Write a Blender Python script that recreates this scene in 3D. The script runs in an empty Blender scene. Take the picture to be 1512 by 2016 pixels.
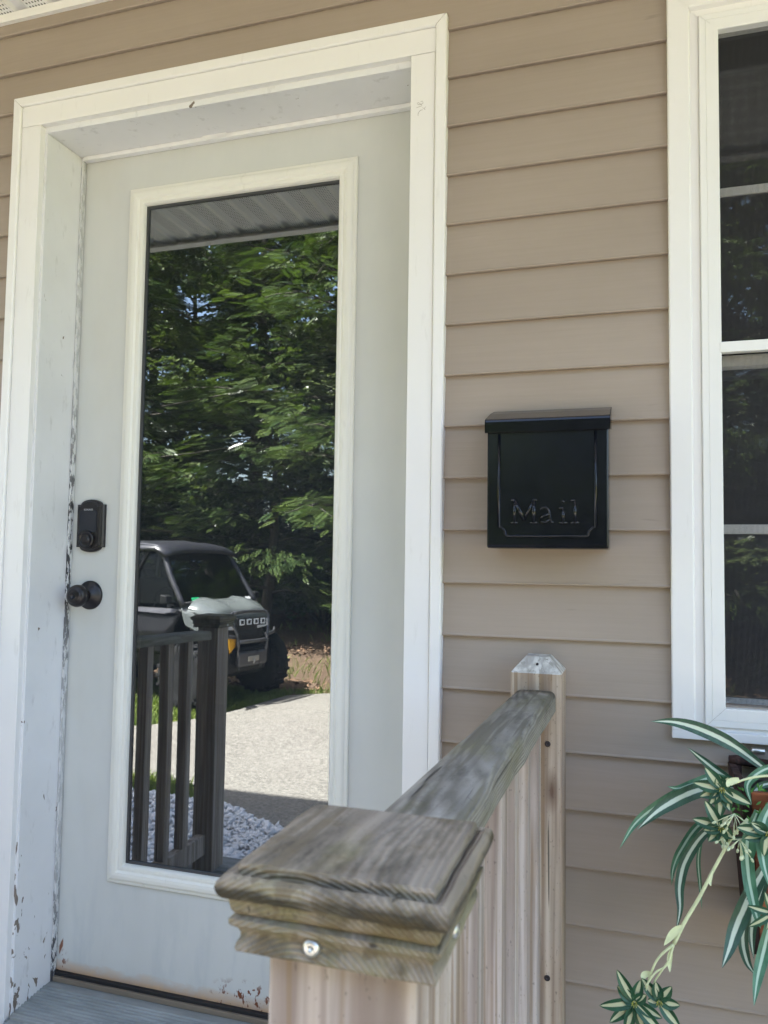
import bpy, bmesh, math, random
import numpy as np
from mathutils import Vector, Matrix

# ------------------------------------------------------------------ camera, sky, sun, exposure
scene = bpy.context.scene
COL = scene.collection
CAM = np.array([1.3369, -1.5058, 1.0078])
YAW, PITCH, ROLL, FPX = 0.306, 0.0597, 0.0144, 1545.9        # solved from the siding courses and the door
_f = np.array([-math.sin(YAW) * math.cos(PITCH), math.cos(YAW) * math.cos(PITCH), math.sin(PITCH)])
_r = np.array([math.cos(YAW), math.sin(YAW), 0.0]); _u = np.cross(_r, _f)
CR = math.cos(ROLL) * _r + math.sin(ROLL) * _u
CU = -math.sin(ROLL) * _r + math.cos(ROLL) * _u
CF = _f
cd = bpy.data.cameras.new('camera'); cam = bpy.data.objects.new('camera', cd); COL.objects.link(cam)
cd.sensor_fit = 'VERTICAL'; cd.sensor_height = 36.0; cd.lens = FPX / 2016 * 36.0
cd.clip_start = 0.02; cd.clip_end = 2000
cam.matrix_world = Matrix(((CR[0], CU[0], -CF[0], CAM[0]), (CR[1], CU[1], -CF[1], CAM[1]), (CR[2], CU[2], -CF[2], CAM[2]), (0, 0, 0, 1)))
cd.dof.use_dof = True; cd.dof.focus_distance = 1.75; cd.dof.aperture_fstop = 13.0
scene.camera = cam

SUN = Vector((-0.42, 0.46, 1.0)).normalized()               # direction towards the sun: high, behind the house
world = bpy.data.worlds.new('World'); scene.world = world; world.use_nodes = True
wn = world.node_tree; bgn = wn.nodes['Background']
sky = wn.nodes.new('ShaderNodeTexSky'); sky.sky_type = 'NISHITA'; sky.sun_disc = False
sky.sun_elevation = math.asin(SUN.z); sky.sun_rotation = math.atan2(SUN.x, SUN.y)
sky.air_density = 1.0; sky.dust_density = 4.0; sky.ozone_density = 1.0
wn.links.new(sky.outputs[0], bgn.inputs[0]); bgn.inputs[1].default_value = 0.09
sl = bpy.data.lights.new('sun', 'SUN'); sl.energy = 5.0; sl.angle = math.radians(0.53); sl.color = (1.0, 0.955, 0.90)
so = bpy.data.objects.new('sun', sl); COL.objects.link(so)
so.rotation_euler = SUN.to_track_quat('Z', 'Y').to_euler(); so.location = (-6, 15, 20)
vs = scene.view_settings
vs.view_transform = 'Standard'; vs.look = 'None'; vs.gamma = 1.0; vs.use_curve_mapping = False
vs.exposure = 3.65
scene.cycles.use_denoising = True
scene.cycles.max_bounces = 10; scene.cycles.diffuse_bounces = 5; scene.cycles.glossy_bounces = 5
scene.cycles.transparent_max_bounces = 10; scene.cycles.transmission_bounces = 6
scene.cycles.caustics_reflective = False; scene.cycles.caustics_refractive = False
scene.cycles.sample_clamp_indirect = 6.0

rnd = random.Random(7)
GZ = -0.70                       # ground level below the door sill

def px(x, y, Y):                 # photo pixel -> point on the plane y = Y
    d = CF + CR * ((x - 756) / FPX) - CU * ((y - 1008) / FPX)
    t = (Y - CAM[1]) / d[1]
    return Vector(CAM + t * d)

# ------------------------------------------------------------------ object helpers
def tag(o, label=None, cat=None, group=None, kind=None):
    if label: o['label'] = label
    if cat: o['category'] = cat
    if group: o['group'] = group
    if kind: o['kind'] = kind
    return o

def empty(name, loc=(0, 0, 0), rz=0.0, parent=None):
    o = bpy.data.objects.new(name, None); COL.objects.link(o)
    o.location = loc; o.rotation_euler = (0, 0, rz); o.empty_display_size = 0.1
    if parent: o.parent = parent
    return o

def link(name, me, parent=None, loc=None):
    o = bpy.data.objects.new(name, me); COL.objects.link(o)
    if parent: o.parent = parent
    if loc is not None: o.location = loc
    return o

def lerp(a, c, t): return a + (c - a) * t
class B:
    """collects shapes in one bmesh, then links them as one mesh object"""
    def __init__(s): s.bm = bmesh.new(); s.mi = 0
    def _merge(s, tmp):
        vm = {v: s.bm.verts.new(v.co) for v in tmp.verts}
        for f in tmp.faces:
            try:
                g = s.bm.faces.new([vm[v] for v in f.verts]); g.material_index = s.mi; g.smooth = f.smooth
            except ValueError: pass
        tmp.free()
    def box(s, x0, x1, y0, y1, z0, z1, bev=0.0, seg=2, M=None, smooth=False):
        t = bmesh.new(); bmesh.ops.create_cube(t, size=1)
        for v in t.verts:
            v.co = Vector(((x0 + x1) / 2 + v.co.x * (x1 - x0), (y0 + y1) / 2 + v.co.y * (y1 - y0), (z0 + z1) / 2 + v.co.z * (z1 - z0)))
        if bev: bmesh.ops.bevel(t, geom=list(t.edges), offset=bev, segments=seg, affect='EDGES', profile=0.5)
        if M is not None: bmesh.ops.transform(t, matrix=M, verts=t.verts)
        s._merge(t); return s
    def hull(s, pts, bev=0.0, seg=2):
        t = bmesh.new()
        for p in pts: t.verts.new(p)
        r = bmesh.ops.convex_hull(t, input=list(t.verts))
        bad = [g for g in r.get('geom_interior', []) if isinstance(g, bmesh.types.BMVert)]
        if bad: bmesh.ops.delete(t, geom=bad, context='VERTS')
        bmesh.ops.dissolve_limit(t, angle_limit=0.02, verts=list(t.verts), edges=list(t.edges))
        if bev: bmesh.ops.bevel(t, geom=list(t.edges), offset=bev, segments=seg, affect='EDGES', profile=0.5)
        s._merge(t); return s
    def faces(s, verts, faces, smooth=False):
        vv = [s.bm.verts.new(v) for v in verts]
        for f in faces:
            try: g = s.bm.faces.new([vv[i] for i in f]); g.material_index = s.mi; g.smooth = smooth
            except ValueError: pass
        return s
    def tube(s, pts, rad, n=8, cap=True, sx=1.0, smooth=True):
        pts = [Vector(p) for p in pts]
        if not hasattr(rad, '__len__'): rad = [rad] * len(pts)
        rings = []
        up = Vector((0, 0, 1))
        for i, p in enumerate(pts):
            d = (pts[min(i + 1, len(pts) - 1)] - pts[max(i - 1, 0)]).normalized()
            a = d.cross(up) if abs(d.dot(up)) < 0.97 else d.cross(Vector((0, 1, 0)))
            a.normalize(); b = a.cross(d).normalized()
            rings.append([s.bm.verts.new(p + (a * math.cos(k * 2 * math.pi / n) * sx + b * math.sin(k * 2 * math.pi / n)) * rad[i]) for k in range(n)])
        for i in range(len(rings) - 1):
            for k in range(n):
                f = s.bm.faces.new((rings[i][k], rings[i][(k + 1) % n], rings[i + 1][(k + 1) % n], rings[i + 1][k]))
                f.smooth = smooth; f.material_index = s.mi
        if cap:
            for rg in (rings[0][::-1], rings[-1]):
                f = s.bm.faces.new(rg); f.material_index = s.mi
        return s
    def lathe(s, prof, c, axis='y', n=24, smooth=True):
        c = Vector(c); rings = []
        for r, h in prof:
            rg = []
            for k in range(n):
                a = 2 * math.pi * k / n; ca, sa = math.cos(a) * r, math.sin(a) * r
                v = (ca, h, sa) if axis == 'y' else ((h, ca, sa) if axis == 'x' else (ca, sa, h))
                rg.append(s.bm.verts.new(c + Vector(v)))
            rings.append(rg)
        for i in range(len(rings) - 1):
            for k in range(n):
                f = s.bm.faces.new((rings[i][k], rings[i][(k + 1) % n], rings[i + 1][(k + 1) % n], rings[i + 1][k])); f.smooth = smooth; f.material_index = s.mi
        for rg in (rings[0], rings[-1]):
            try: f = s.bm.faces.new(rg); f.material_index = s.mi
            except ValueError: pass
        return s
    def ring(s, x0, x1, z0, z1, prof, sides='LTRB', gap=0.0, closed=True):
        """picture-frame sweep: prof = [(inset, y)]"""
        def corner(i, ins):
            return [(x0 + ins, z0 + ins), (x0 + ins, z1 - ins), (x1 - ins, z1 - ins), (x1 - ins, z0 + ins)][i]
        seq = {'L': (0, 1), 'T': (1, 2), 'R': (2, 3), 'B': (3, 0)}
        for sd in sides:
            a, b = seq[sd]; va, vb = [], []
            for ins, y in prof:
                ca, cb = corner(a, ins), corner(b, ins)
                dx, dz = (cb[0] - ca[0]), (cb[1] - ca[1]); L = math.hypot(dx, dz); dx, dz = dx / L * gap, dz / L * gap
                va.append(s.bm.verts.new((ca[0] + dx, y, ca[1] + dz))); vb.append(s.bm.verts.new((cb[0] - dx, y, cb[1] - dz)))
            n = len(prof)
            for i in range(n if closed else n - 1):
                j = (i + 1) % n
                f = s.bm.faces.new((va[i], va[j], vb[j], vb[i])); f.material_index = s.mi
        return s
    def sqring(s, cx, cy, prof, cap=True):
        rings = []
        for h, z in prof:
            rings.append([s.bm.verts.new((cx + a * h, cy + b * h, z)) for a, b in ((-1, -1), (1, -1), (1, 1), (-1, 1))])
        for i in range(len(rings) - 1):
            for k in range(4):
                f = s.bm.faces.new((rings[i][k], rings[i][(k + 1) % 4], rings[i + 1][(k + 1) % 4], rings[i + 1][k])); f.material_index = s.mi
        if cap:
            for rg in (rings[0][::-1], rings[-1]):
                f = s.bm.faces.new(rg); f.material_index = s.mi
        return s
    def mesh(s, name, mats):
        bmesh.ops.recalc_face_normals(s.bm, faces=s.bm.faces)
        me = bpy.data.meshes.new(name); s.bm.to_mesh(me); s.bm.free()
        for m in (mats if isinstance(mats, (list, tuple)) else [mats]): me.materials.append(m)
        return me
    def obj(s, name, mats, parent=None, loc=None):
        return link(name, s.mesh(name, mats), parent, loc)

def copy_tree(o, parent=None):
    c = o.copy(); COL.objects.link(c); c.parent = parent
    for ch in list(o.children): copy_tree(ch, c)
    return c

# ------------------------------------------------------------------ material helpers
class Mt:
    def __init__(s, name):
        s.m = bpy.data.materials.new(name); s.m.use_nodes = True; s.nt = s.m.node_tree
        s.p = s.nt.nodes['Principled BSDF']; s.out = s.nt.nodes['Material Output']
        s._pos = None
    def n(s, t, **kw):
        x = s.nt.nodes.new(t)
        for k, v in kw.items(): setattr(x, k, v)
        return x
    def l(s, a, b): s.nt.links.new(a, b)
    def val(s, sock, v):
        if hasattr(v, 'links') or hasattr(v, 'is_linked'): s.l(v, sock)
        else: sock.default_value = v
    def pos(s, sc=(1, 1, 1), loc=(0, 0, 0), obj=False):
        if obj: o = s.n('ShaderNodeTexCoord').outputs['Object']
        else:
            if s._pos is None: s._pos = s.n('ShaderNodeNewGeometry').outputs['Position']
            o = s._pos
        mp = s.n('ShaderNodeMapping'); mp.inputs['Scale'].default_value = sc; mp.inputs['Location'].default_value = loc
        s.l(o, mp.inputs[0]); return mp.outputs[0]
    def noise(s, vec, scale, detail=3.0, rough=0.55, dist=0.0):
        x = s.n('ShaderNodeTexNoise'); x.inputs['Scale'].default_value = scale; x.inputs['Detail'].default_value = detail
        x.inputs['Roughness'].default_value = rough; x.inputs['Distortion'].default_value = dist
        s.l(vec, x.inputs['Vector']); return x.outputs['Fac']
    def vor(s, vec, scale, feature='F1'):
        x = s.n('ShaderNodeTexVoronoi', feature=feature); x.inputs['Scale'].default_value = scale; s.l(vec, x.inputs['Vector']); return x
    def ramp(s, fac, stops, interp='LINEAR'):
        x = s.n('ShaderNodeValToRGB'); cr = x.color_ramp; cr.interpolation = interp
        while len(cr.elements) < len(stops): cr.elements.new(0.5)
        for e, (p, c) in zip(cr.elements, stops):
            e.position = p; e.color = (c, c, c, 1) if not hasattr(c, '__len__') else (*c, 1)
        s.l(fac, x.inputs[0]); return x.outputs[0]
    def mix(s, fac, a, b, mode='MIX'):
        x = s.n('ShaderNodeMix', data_type='RGBA', blend_type=mode)
        s.val(x.inputs[0], fac)
        for sock, v in ((x.inputs[6], a), (x.inputs[7], b)):
            if hasattr(v, 'is_linked'): s.l(v, sock)
            else: sock.default_value = (*v, 1) if hasattr(v, '__len__') else (v, v, v, 1)
        return x.outputs[2]
    def math(s, op, a, b=0.0, c=None, clamp=False):
        x = s.n('ShaderNodeMath', operation=op, use_clamp=clamp); s.val(x.inputs[0], a); s.val(x.inputs[1], b)
        if c is not None: s.val(x.inputs[2], c)
        return x.outputs[0]
    def rng(s, v, a, b, c=0.0, d=1.0):
        x = s.n('ShaderNodeMapRange', clamp=True); s.val(x.inputs[0], v)
        for i, q in enumerate((a, b, c, d)): x.inputs[i + 1].default_value = q
        return x.outputs[0]
    def xyz(s, which, obj=False):
        o = s.n('ShaderNodeSeparateXYZ'); s.l(s.pos(obj=obj), o.inputs[0]); return o.outputs[which]
    def bump(s, h, strength=0.3, dist=0.002):
        x = s.n('ShaderNodeBump'); x.inputs['Strength'].default_value = strength; x.inputs['Distance'].default_value = dist
        s.l(h, x.inputs['Height']); s.l(x.outputs[0], s.p.inputs['Normal']); return x
    def set(s, col=None, rough=None, metal=None, spec=None):
        if col is not None:
            if hasattr(col, 'is_linked'): s.l(col, s.p.inputs['Base Color'])
            else: s.p.inputs['Base Color'].default_value = (*col, 1)
        for k, v in (('Roughness', rough), ('Metallic', metal), ('Specular IOR Level', spec)):
            if v is not None: s.val(s.p.inputs[k], v)
        return s.m

def plain(name, col, rough=0.5, metal=0.0, spec=0.5, var=0.06, scale=9.0):
    m = Mt(name); f = m.noise(m.pos(), scale, 4)
    c = m.mix(m.rng(f, 0.3, 0.7), tuple(x * (1 - var) for x in col), tuple(min(1, x * (1 + var)) for x in col))
    return m.set(c, m.rng(f, 0.25, 0.75, rough * 0.85, min(1, rough * 1.15)), metal, spec)

M = {}
def make_materials():
    # vinyl siding with fine embossed wood grain
    m = Mt('taupe_vinyl')
    big = m.noise(m.pos((1, 1, 3)), 1.6, 4); grain = m.noise(m.pos((5, 30, 170)), 1.0, 3, 0.6, 0.4)
    c = m.mix(m.rng(big, 0.3, 0.7), (0.325, 0.266, 0.218), (0.370, 0.305, 0.252))
    c = m.mix(m.math('MULTIPLY', m.rng(grain, 0.35, 0.75), 0.16), c, (0.22, 0.19, 0.15))
    spots = m.vor(m.pos(), 9.0).outputs['Distance']
    c = m.mix(m.math('MULTIPLY', m.rng(spots, 0.0, 0.025, 1, 0), m.rng(m.noise(m.pos((1, 1, 1), (3, 1, 0)), 2.2, 1), 0.58, 0.62)), c, (0.05, 0.045, 0.04))
    smear = m.noise(m.pos((9, 1, 60), (0.3, 0, 0.6)), 1.0, 2)
    c = m.mix(m.math('MULTIPLY', m.rng(smear, 0.72, 0.8), 0.35), c, (0.13, 0.12, 0.11))
    m.bump(grain, 0.22, 0.0012)
    M['siding'] = m.set(c, 0.52, 0, 0.4)
    # white aluminium trim
    def white(name, col, dirt, rough=0.42):
        m = Mt(name)
        d = m.noise(m.pos(), 3.0, 5, 0.6); fine = m.noise(m.pos((30, 30, 6)), 2.0, 4, 0.6)
        c = m.mix(m.math('MULTIPLY', m.rng(d, 0.45, 0.75), dirt), col, tuple(x * 0.72 for x in col))
        c = m.mix(m.math('MULTIPLY', m.rng(fine, 0.62, 0.75), dirt * 1.2), c, (0.42, 0.39, 0.34))
        sp = m.vor(m.pos((1, 1, 1), (0.7, 0, 0.2)), 14.0).outputs['Distance']
        c = m.mix(m.math('MULTIPLY', m.rng(sp, 0.0, 0.03, 0.8, 0), m.rng(m.noise(m.pos((1, 1, 1), (5, 0, 2)), 3.0, 1), 0.52, 0.58)), c, (0.16, 0.14, 0.12))
        m.bump(d, 0.08, 0.003)
        return m.set(c, rough, 0, 0.45)
    M['trim'] = white('white_trim', (0.80, 0.785, 0.77), 0.14)
    M['winframe'] = white('white_vinyl', (0.80, 0.795, 0.775), 0.12, 0.36)
    M['litewhite'] = white('ivory_moulding', (0.77, 0.76, 0.70), 0.20)
    # painted steel door: stains low down, rust along the bottom edge
    m = Mt('door_paint')
    z = m.xyz(2); x = m.xyz(0)
    d = m.noise(m.pos((2, 2, 1.2)), 1.6, 5, 0.6); fine = m.noise(m.pos((22, 22, 5)), 1.0, 4, 0.65)
    c = m.mix(m.rng(d, 0.3, 0.7), (0.565, 0.575, 0.555), (0.625, 0.632, 0.612))
    low = m.rng(z, 0.02, 0.35, 1, 0)
    c = m.mix(m.math('MULTIPLY', m.rng(fine, 0.48, 0.68), m.math('MULTIPLY_ADD', low, 0.38, 0.08)), c, (0.46, 0.49, 0.50))
    yel = m.noise(m.pos((5, 5, 2), (2, 0, 1)), 1.3, 3)
    c = m.mix(m.math('MULTIPLY', m.rng(yel, 0.5, 0.75), m.rng(x, 0.02, 0.16, 0.35, 0)), c, (0.52, 0.47, 0.36))
    rn = m.noise(m.pos((14, 14, 26)), 1.0, 5, 0.7)
    edge = m.rng(m.math('ADD', z, m.math('MULTIPLY', m.math('SUBTRACT', rn, 0.5), -0.05)), 0.006, 0.034, 1, 0)
    c = m.mix(m.math('MULTIPLY', edge, 0.95), c, m.ramp(rn, [(0.3, (0.36, 0.17, 0.065)), (0.7, (0.62, 0.44, 0.28))]))
    sp = m.noise(m.pos((60, 60, 45)), 1.0, 3, 0.6)
    band = m.math('MULTIPLY', m.rng(z, 0.012, 0.075, 1, 0), m.math('MAXIMUM', m.rng(x, 0.40, 0.5), m.rng(x, 0.0, 0.05, 1, 0)))
    c = m.mix(m.math('MULTIPLY', m.rng(sp, 0.55, 0.60), m.rng(band, 0.1, 0.45)), c, (0.16, 0.045, 0.015))
    # one long rust tear near the latch side
    tx = m.math('ABSOLUTE', m.math('SUBTRACT', x, m.math('ADD', 0.016, m.math('MULTIPLY', m.math('SUBTRACT', z, 0.062), 0.25))))
    tz = m.math('ABSOLUTE', m.math('SUBTRACT', z, 0.062))
    tear = m.math('ADD', m.math('MULTIPLY', tx, 160), m.math('ADD', m.math('MULTIPLY', tz, 42), m.math('MULTIPLY', sp, 0.8)))
    c = m.mix(m.rng(tear, 1.0, 1.45, 0.95, 0), c, (0.20, 0.06, 0.02))
    m.bump(d, 0.1, 0.004)
    M['door'] = m.set(c, m.rng(fine, 0.3, 0.7, 0.38, 0.55), 0, 0.45)
    # flaking jamb paint: chips grow towards the sill and along the front edge
    def chipped(name, base, amount, chipcol, edge=True):
        m = Mt(name); z = m.xyz(2); y = m.xyz(1)
        d = m.noise(m.pos(), 2.5, 5, 0.6)
        c = m.mix(m.rng(d, 0.35, 0.7), base, tuple(v * 0.88 for v in base))
        sc = m.noise(m.pos((40, 40, 14)), 1.0, 4, 0.6)
        c = m.mix(m.math('MULTIPLY', m.rng(sc, 0.6, 0.72), 0.35), c, (0.38, 0.37, 0.36))
        ch = m.noise(m.pos((46, 46, 20), (1, 2, 3)), 1.0, 3, 0.55, 0.6)
        w = m.rng(z, 0.0, 0.55, amount, 0.0)
        if edge:
            w = m.math('ADD', w, m.math('MULTIPLY', m.rng(y, 0.004, 0.03, 1, 0), m.rng(z, 0.1, 1.1, 0.085, 0.0)))
        mask = m.rng(m.math('ADD', ch, w), 0.735, 0.75)
        cc = m.mix(m.noise(m.pos(), 60, 2), chipcol, tuple(v * 0.4 for v in chipcol))
        c = m.mix(mask, c, cc)
        m.bump(m.math('SUBTRACT', 1.0, mask), 0.5, 0.0012)
        return m.set(c, 0.45, 0, 0.4)
    M['jamb'] = chipped('flaking_white_paint', (0.76, 0.76, 0.77), 0.115, (0.27, 0.22, 0.18))
    m = Mt('dirty_weatherstrip')
    ch = m.noise(m.pos((120, 120, 34)), 1.0, 4, 0.65)
    c = m.ramp(ch, [(0.42, (0.62, 0.62, 0.62)), (0.50, (0.55, 0.55, 0.56)), (0.53, (0.035, 0.035, 0.04))])
    z = m.xyz(2)
    wz = m.math('MAXIMUM', m.rng(m.math('ABSOLUTE', m.math('SUBTRACT', z, 1.02)), 0.12, 0.42, 1.0, 0.25), m.rng(z, 0.05, 0.35, 1, 0))
    c = m.mix(wz, (0.6, 0.6, 0.6), c)
    M['strip'] = m.set(c, 0.6)
    M['headstrip'] = white('white_caulk', (0.78, 0.78, 0.79), 0.35)
    # glass of the door: coated double glazing, mirrors the yard while the hall behind stays dark
    def glass(name, refl, tint, dust=0.0):
        m = Mt(name); m.nt.nodes.remove(m.p)
        g = m.n('ShaderNodeBsdfGlossy'); g.inputs['Roughness'].default_value = 0.0; g.inputs['Color'].default_value = (0.93, 0.98, 1.0, 1)
        t = m.n('ShaderNodeBsdfTransparent'); t.inputs['Color'].default_value = (*tint, 1)
        b = m.n('ShaderNodeBump'); b.inputs['Strength'].default_value = 0.02; b.inputs['Distance'].default_value = 0.01
        m.l(m.noise(m.pos(), 3.0, 1), b.inputs['Height']); m.l(b.outputs[0], g.inputs['Normal'])
        mx = m.n('ShaderNodeMixShader'); mx.inputs[0].default_value = refl
        m.l(t.outputs[0], mx.inputs[1]); m.l(g.outputs[0], mx.inputs[2])
        df = m.n('ShaderNodeBsdfDiffuse'); df.inputs['Color'].default_value = (0.62, 0.70, 0.78, 1)
        m2 = m.n('ShaderNodeMixShader'); dn = m.noise(m.pos((1, 1, 1), (2, 2, 2)), 2.5, 3)
        m.l(m.rng(dn, 0.3, 0.7, dust * .7, dust * 1.3), m2.inputs[0]); m.l(mx.outputs[0], m2.inputs[1]); m.l(df.outputs[0], m2.inputs[2]); m.l(m2.outputs[0], m.out.inputs[0])
        return m.m
    M['glass'] = glass('coated_door_glass', 0.205, (0.30, 0.33, 0.34), 0.022)
    M['winglass'] = glass('window_glass', 0.10, (0.45, 0.47, 0.48))
    m = Mt('insect_screen'); m.nt.nodes.remove(m.p)
    d = m.n('ShaderNodeBsdfDiffuse'); d.inputs['Color'].default_value = (0.06, 0.06, 0.065, 1)
    t = m.n('ShaderNodeBsdfTransparent'); mx = m.n('ShaderNodeMixShader')
    wx = m.math('FRACT', m.math('MULTIPLY', m.xyz(0), 520.0)); wz = m.math('FRACT', m.math('MULTIPLY', m.xyz(2), 520.0))
    wire = m.math('MAXIMUM', m.math('LESS_THAN', wx, 0.27), m.math('LESS_THAN', wz, 0.27))
    m.l(wire, mx.inputs[0]); m.l(t.outputs[0], mx.inputs[1]); m.l(d.outputs[0], mx.inputs[2]); m.l(mx.outputs[0], m.out.inputs[0])
    M['screen'] = m.m
    M['spacer'] = plain('dark_glazing_gasket', (0.05, 0.052, 0.055), 0.4)
    M['bronze'] = plain('oil_rubbed_bronze', (0.022, 0.020, 0.022), 0.34, 0.35, 0.5, 0.2, 60)
    M['bronze_gloss'] = plain('dark_touch_screen', (0.014, 0.016, 0.024), 0.16, 0.0, 0.5)
    M['bracktext'] = plain('pale_lettering', (0.62, 0.62, 0.66), 0.4)
    M['mail'] = plain('black_enamel', (0.006, 0.007, 0.011), 0.15, 0.0, 0.40, 0.25, 40)
    m = Mt('aluminium_sill'); d = m.noise(m.pos((8, 40, 8)), 1.0, 4, 0.6)
    M['sill'] = m.set(m.mix(m.rng(d, 0.35, 0.7), (0.36, 0.37, 0.36), (0.25, 0.26, 0.25)), 0.5, 0.25, 0.4)
    M['sillbronze'] = plain('tan_threshold', (0.25, 0.20, 0.15), 0.45, 0.2)
    M['rubber'] = plain('black_rubber', (0.012, 0.012, 0.014), 0.55)
    M['room'] = plain('hall_paint', (0.16, 0.15, 0.14), 0.8)
    m = Mt('vented_soffit')
    ax = m.math('SUBTRACT', m.math('FRACT', m.math('MULTIPLY', m.xyz(0), 1 / 0.0085)), 0.5)
    ay = m.math('SUBTRACT', m.math('FRACT', m.math('MULTIPLY', m.xyz(1), 1 / 0.0125)), 0.5)
    rr = m.math('ADD', m.math('MULTIPLY', ax, ax), m.math('MULTIPLY', ay, ay))
    lxx = m.math('FRACT', m.math('MULTIPLY', m.math('ADD', m.xyz(0), 9.0045), 1 / 0.1016))
    inside = m.math('MULTIPLY', m.math('GREATER_THAN', lxx, 0.06), m.math('LESS_THAN', lxx, 0.57))
    hole = m.math('MULTIPLY', m.rng(rr, 0.045, 0.075, 1, 0), inside)
    c = m.mix(hole, (0.80, 0.795, 0.78), (0.10, 0.10, 0.10))
    M['soffit'] = m.set(c, 0.45)
    M['concrete'] = plain('concrete', (0.30, 0.29, 0.27), 0.85, 0, 0.3, 0.15, 5)
    m = Mt('asphalt_shingle'); v = m.vor(m.pos(), 60).outputs['Color']
    M['shingle'] = m.set(m.mix(0.5, (0.06, 0.055, 0.05), m.mix(0.3, (0.09, 0.085, 0.08), v)), 0.9)
    # weathered timber
    def wood(name, axis, dark, light, accent, moss=0.0, grey=0.0, knots=True, ringscale=70, fur=0.5, pith=None, knot=None, band_z=None):
        m = Mt(name)
        def iso(v): return tuple(v * (.3 if i_ == axis else 1) for i_ in range(3))
        st = [60, 60, 60]; st[axis] = 2.2
        g1 = m.noise(m.pos(tuple(st)), 1.0, 4, 0.6, 0.8)
        st2 = [ringscale / 3] * 3; st2[axis] = 0.7
        wv = m.noise(m.pos(tuple(st2), (0.37, 0.11, 0.73)), 1.0, 2, 0.5, 0.25)
        if pith is not None:
            sx_ = m.math('SUBTRACT', m.math('ABSOLUTE', m.math('SUBTRACT', m.xyz(0), 0.4595)), 0.7215)
            dp = m.math('SUBTRACT', sx_, pith[0]); dq = m.math('SUBTRACT', m.xyz(2), pith[1])
            wob = m.noise(m.pos((9, 2.2, 9)), 1.0, 3, 0.5)
            wv = m.math('ADD', m.math('SQRT', m.math('ADD', m.math('MULTIPLY', dp, dp), m.math('MULTIPLY', dq, dq))), m.math('MULTIPLY', wob, 0.020))
            rings = m.math('FRACT', m.math('MULTIPLY', wv, pith[2]))
        else: rings = m.math('FRACT', m.math('MULTIPLY', wv, 4.5))
        rings = m.rng(m.math('ABSOLUTE', m.math('SUBTRACT', rings, 0.5)), 0.05, 0.42)
        c = m.mix(rings, dark, light)
        if pith is not None:
            soft = m.noise(m.pos((20, 4, 20), (3, 3, 3)), 1.0, 4, 0.6)
            c = m.mix(m.rng(soft, 0.30, 0.62, pith[3], 1.0), tuple((a + b_) / 2 for a, b_ in zip(dark, light)), c)
            c = m.mix(pith[3], c, tuple((a * .5 + b_ * .5) for a, b_ in zip(dark, light)))
        c = m.mix(m.math('MULTIPLY', m.rng(g1, 0.45, 0.72), 0.62), c, tuple(v * 0.6 for v in dark))
        tone = m.noise(m.pos((6, 6, 6) if not knots else tuple(3 if i == axis else 18 for i in range(3))), 1.0, 3)
        c = m.mix(m.math('MULTIPLY', m.rng(tone, 0.5, 0.72), 0.55), c, accent)
        if grey: 
            gr = m.noise(m.pos(iso(13), (4, 4, 4)), 1.0, 4, 0.6)
            c = m.mix(m.math('MULTIPLY', m.rng(gr, 0.35, 0.65), grey), c, (0.31, 0.295, 0.265))
        if moss:
            mo = m.noise(m.pos(iso(17), (1, 7, 2)), 1.0, 5, 0.65)
            c = m.mix(m.math('MULTIPLY', m.rng(mo, 0.50, 0.70), moss), c, (0.175, 0.165, 0.055))
            bl = m.noise(m.pos(iso(26), (8, 1, 5)), 1.0, 5, 0.7)
            c = m.mix(m.math('MULTIPLY', m.rng(bl, 0.50, 0.68), moss * 1.1), c, (0.05, 0.043, 0.03))
        if pith is None:
            st5 = [34, 34, 34]; st5[axis] = 0.9
            bnd = m.noise(m.pos(tuple(st5), (2, 8, 4)), 1.0, 3, 0.6, 0.3)
            c = m.mix(m.rng(bnd, 0.40, 0.48, 0.55, 0), c, tuple(v * 0.72 for v in dark))
            c = m.mix(m.rng(bnd, 0.54, 0.62, 0, 0.5), c, tuple(min(.7, v * 1.16) for v in light))
        st4 = [85, 85, 85]; st4[axis] = 1.3
        sk = m.noise(m.pos(tuple(st4), (7, 3, 1)), 1.0, 2, 0.5, 0.2)
        c = m.mix(m.math('MULTIPLY', m.rng(sk, 0.58, 0.63), 0.7), c, tuple(v * 0.55 for v in accent))
        if knot:
            kx = m.math('MULTIPLY', m.math('SUBTRACT', m.xyz(0), knot[0]), 130.0); kz = m.math('MULTIPLY', m.math('SUBTRACT', m.xyz(2), knot[1]), 42.0)
            kd = m.math('SQRT', m.math('ADD', m.math('MULTIPLY', kx, kx), m.math('MULTIPLY', kz, kz)))
            c = m.mix(m.rng(m.math('ADD', kd, m.math('MULTIPLY', g1, 0.8)), 0.6, 2.2, 0.85, 0), c, (0.10, 0.05, 0.028))
        if band_z is not None:  # noise-broken dark band around one height, browner band just below
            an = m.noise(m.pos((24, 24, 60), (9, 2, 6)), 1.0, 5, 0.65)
            bd = m.rng(m.math('ABSOLUTE', m.math('SUBTRACT', m.xyz(2), band_z)), 0.002, 0.0085, 0.30, 0.0)
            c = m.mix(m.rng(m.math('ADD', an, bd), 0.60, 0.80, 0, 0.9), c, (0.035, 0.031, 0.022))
            bd2 = m.rng(m.math('ABSOLUTE', m.math('SUBTRACT', m.xyz(2), band_z - .012)), 0.002, 0.007, 0.2, 0.0)
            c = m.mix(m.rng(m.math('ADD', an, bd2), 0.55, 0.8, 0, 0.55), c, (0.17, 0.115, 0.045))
        # hairline checks
        st3 = [140, 140, 140]; st3[axis] = 3.0
        ck = m.noise(m.pos(tuple(st3), (5, 5, 5)), 1.0, 1, 0.5, 0.3)
        chk = m.rng(ck, 0.74, 0.78)
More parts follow.
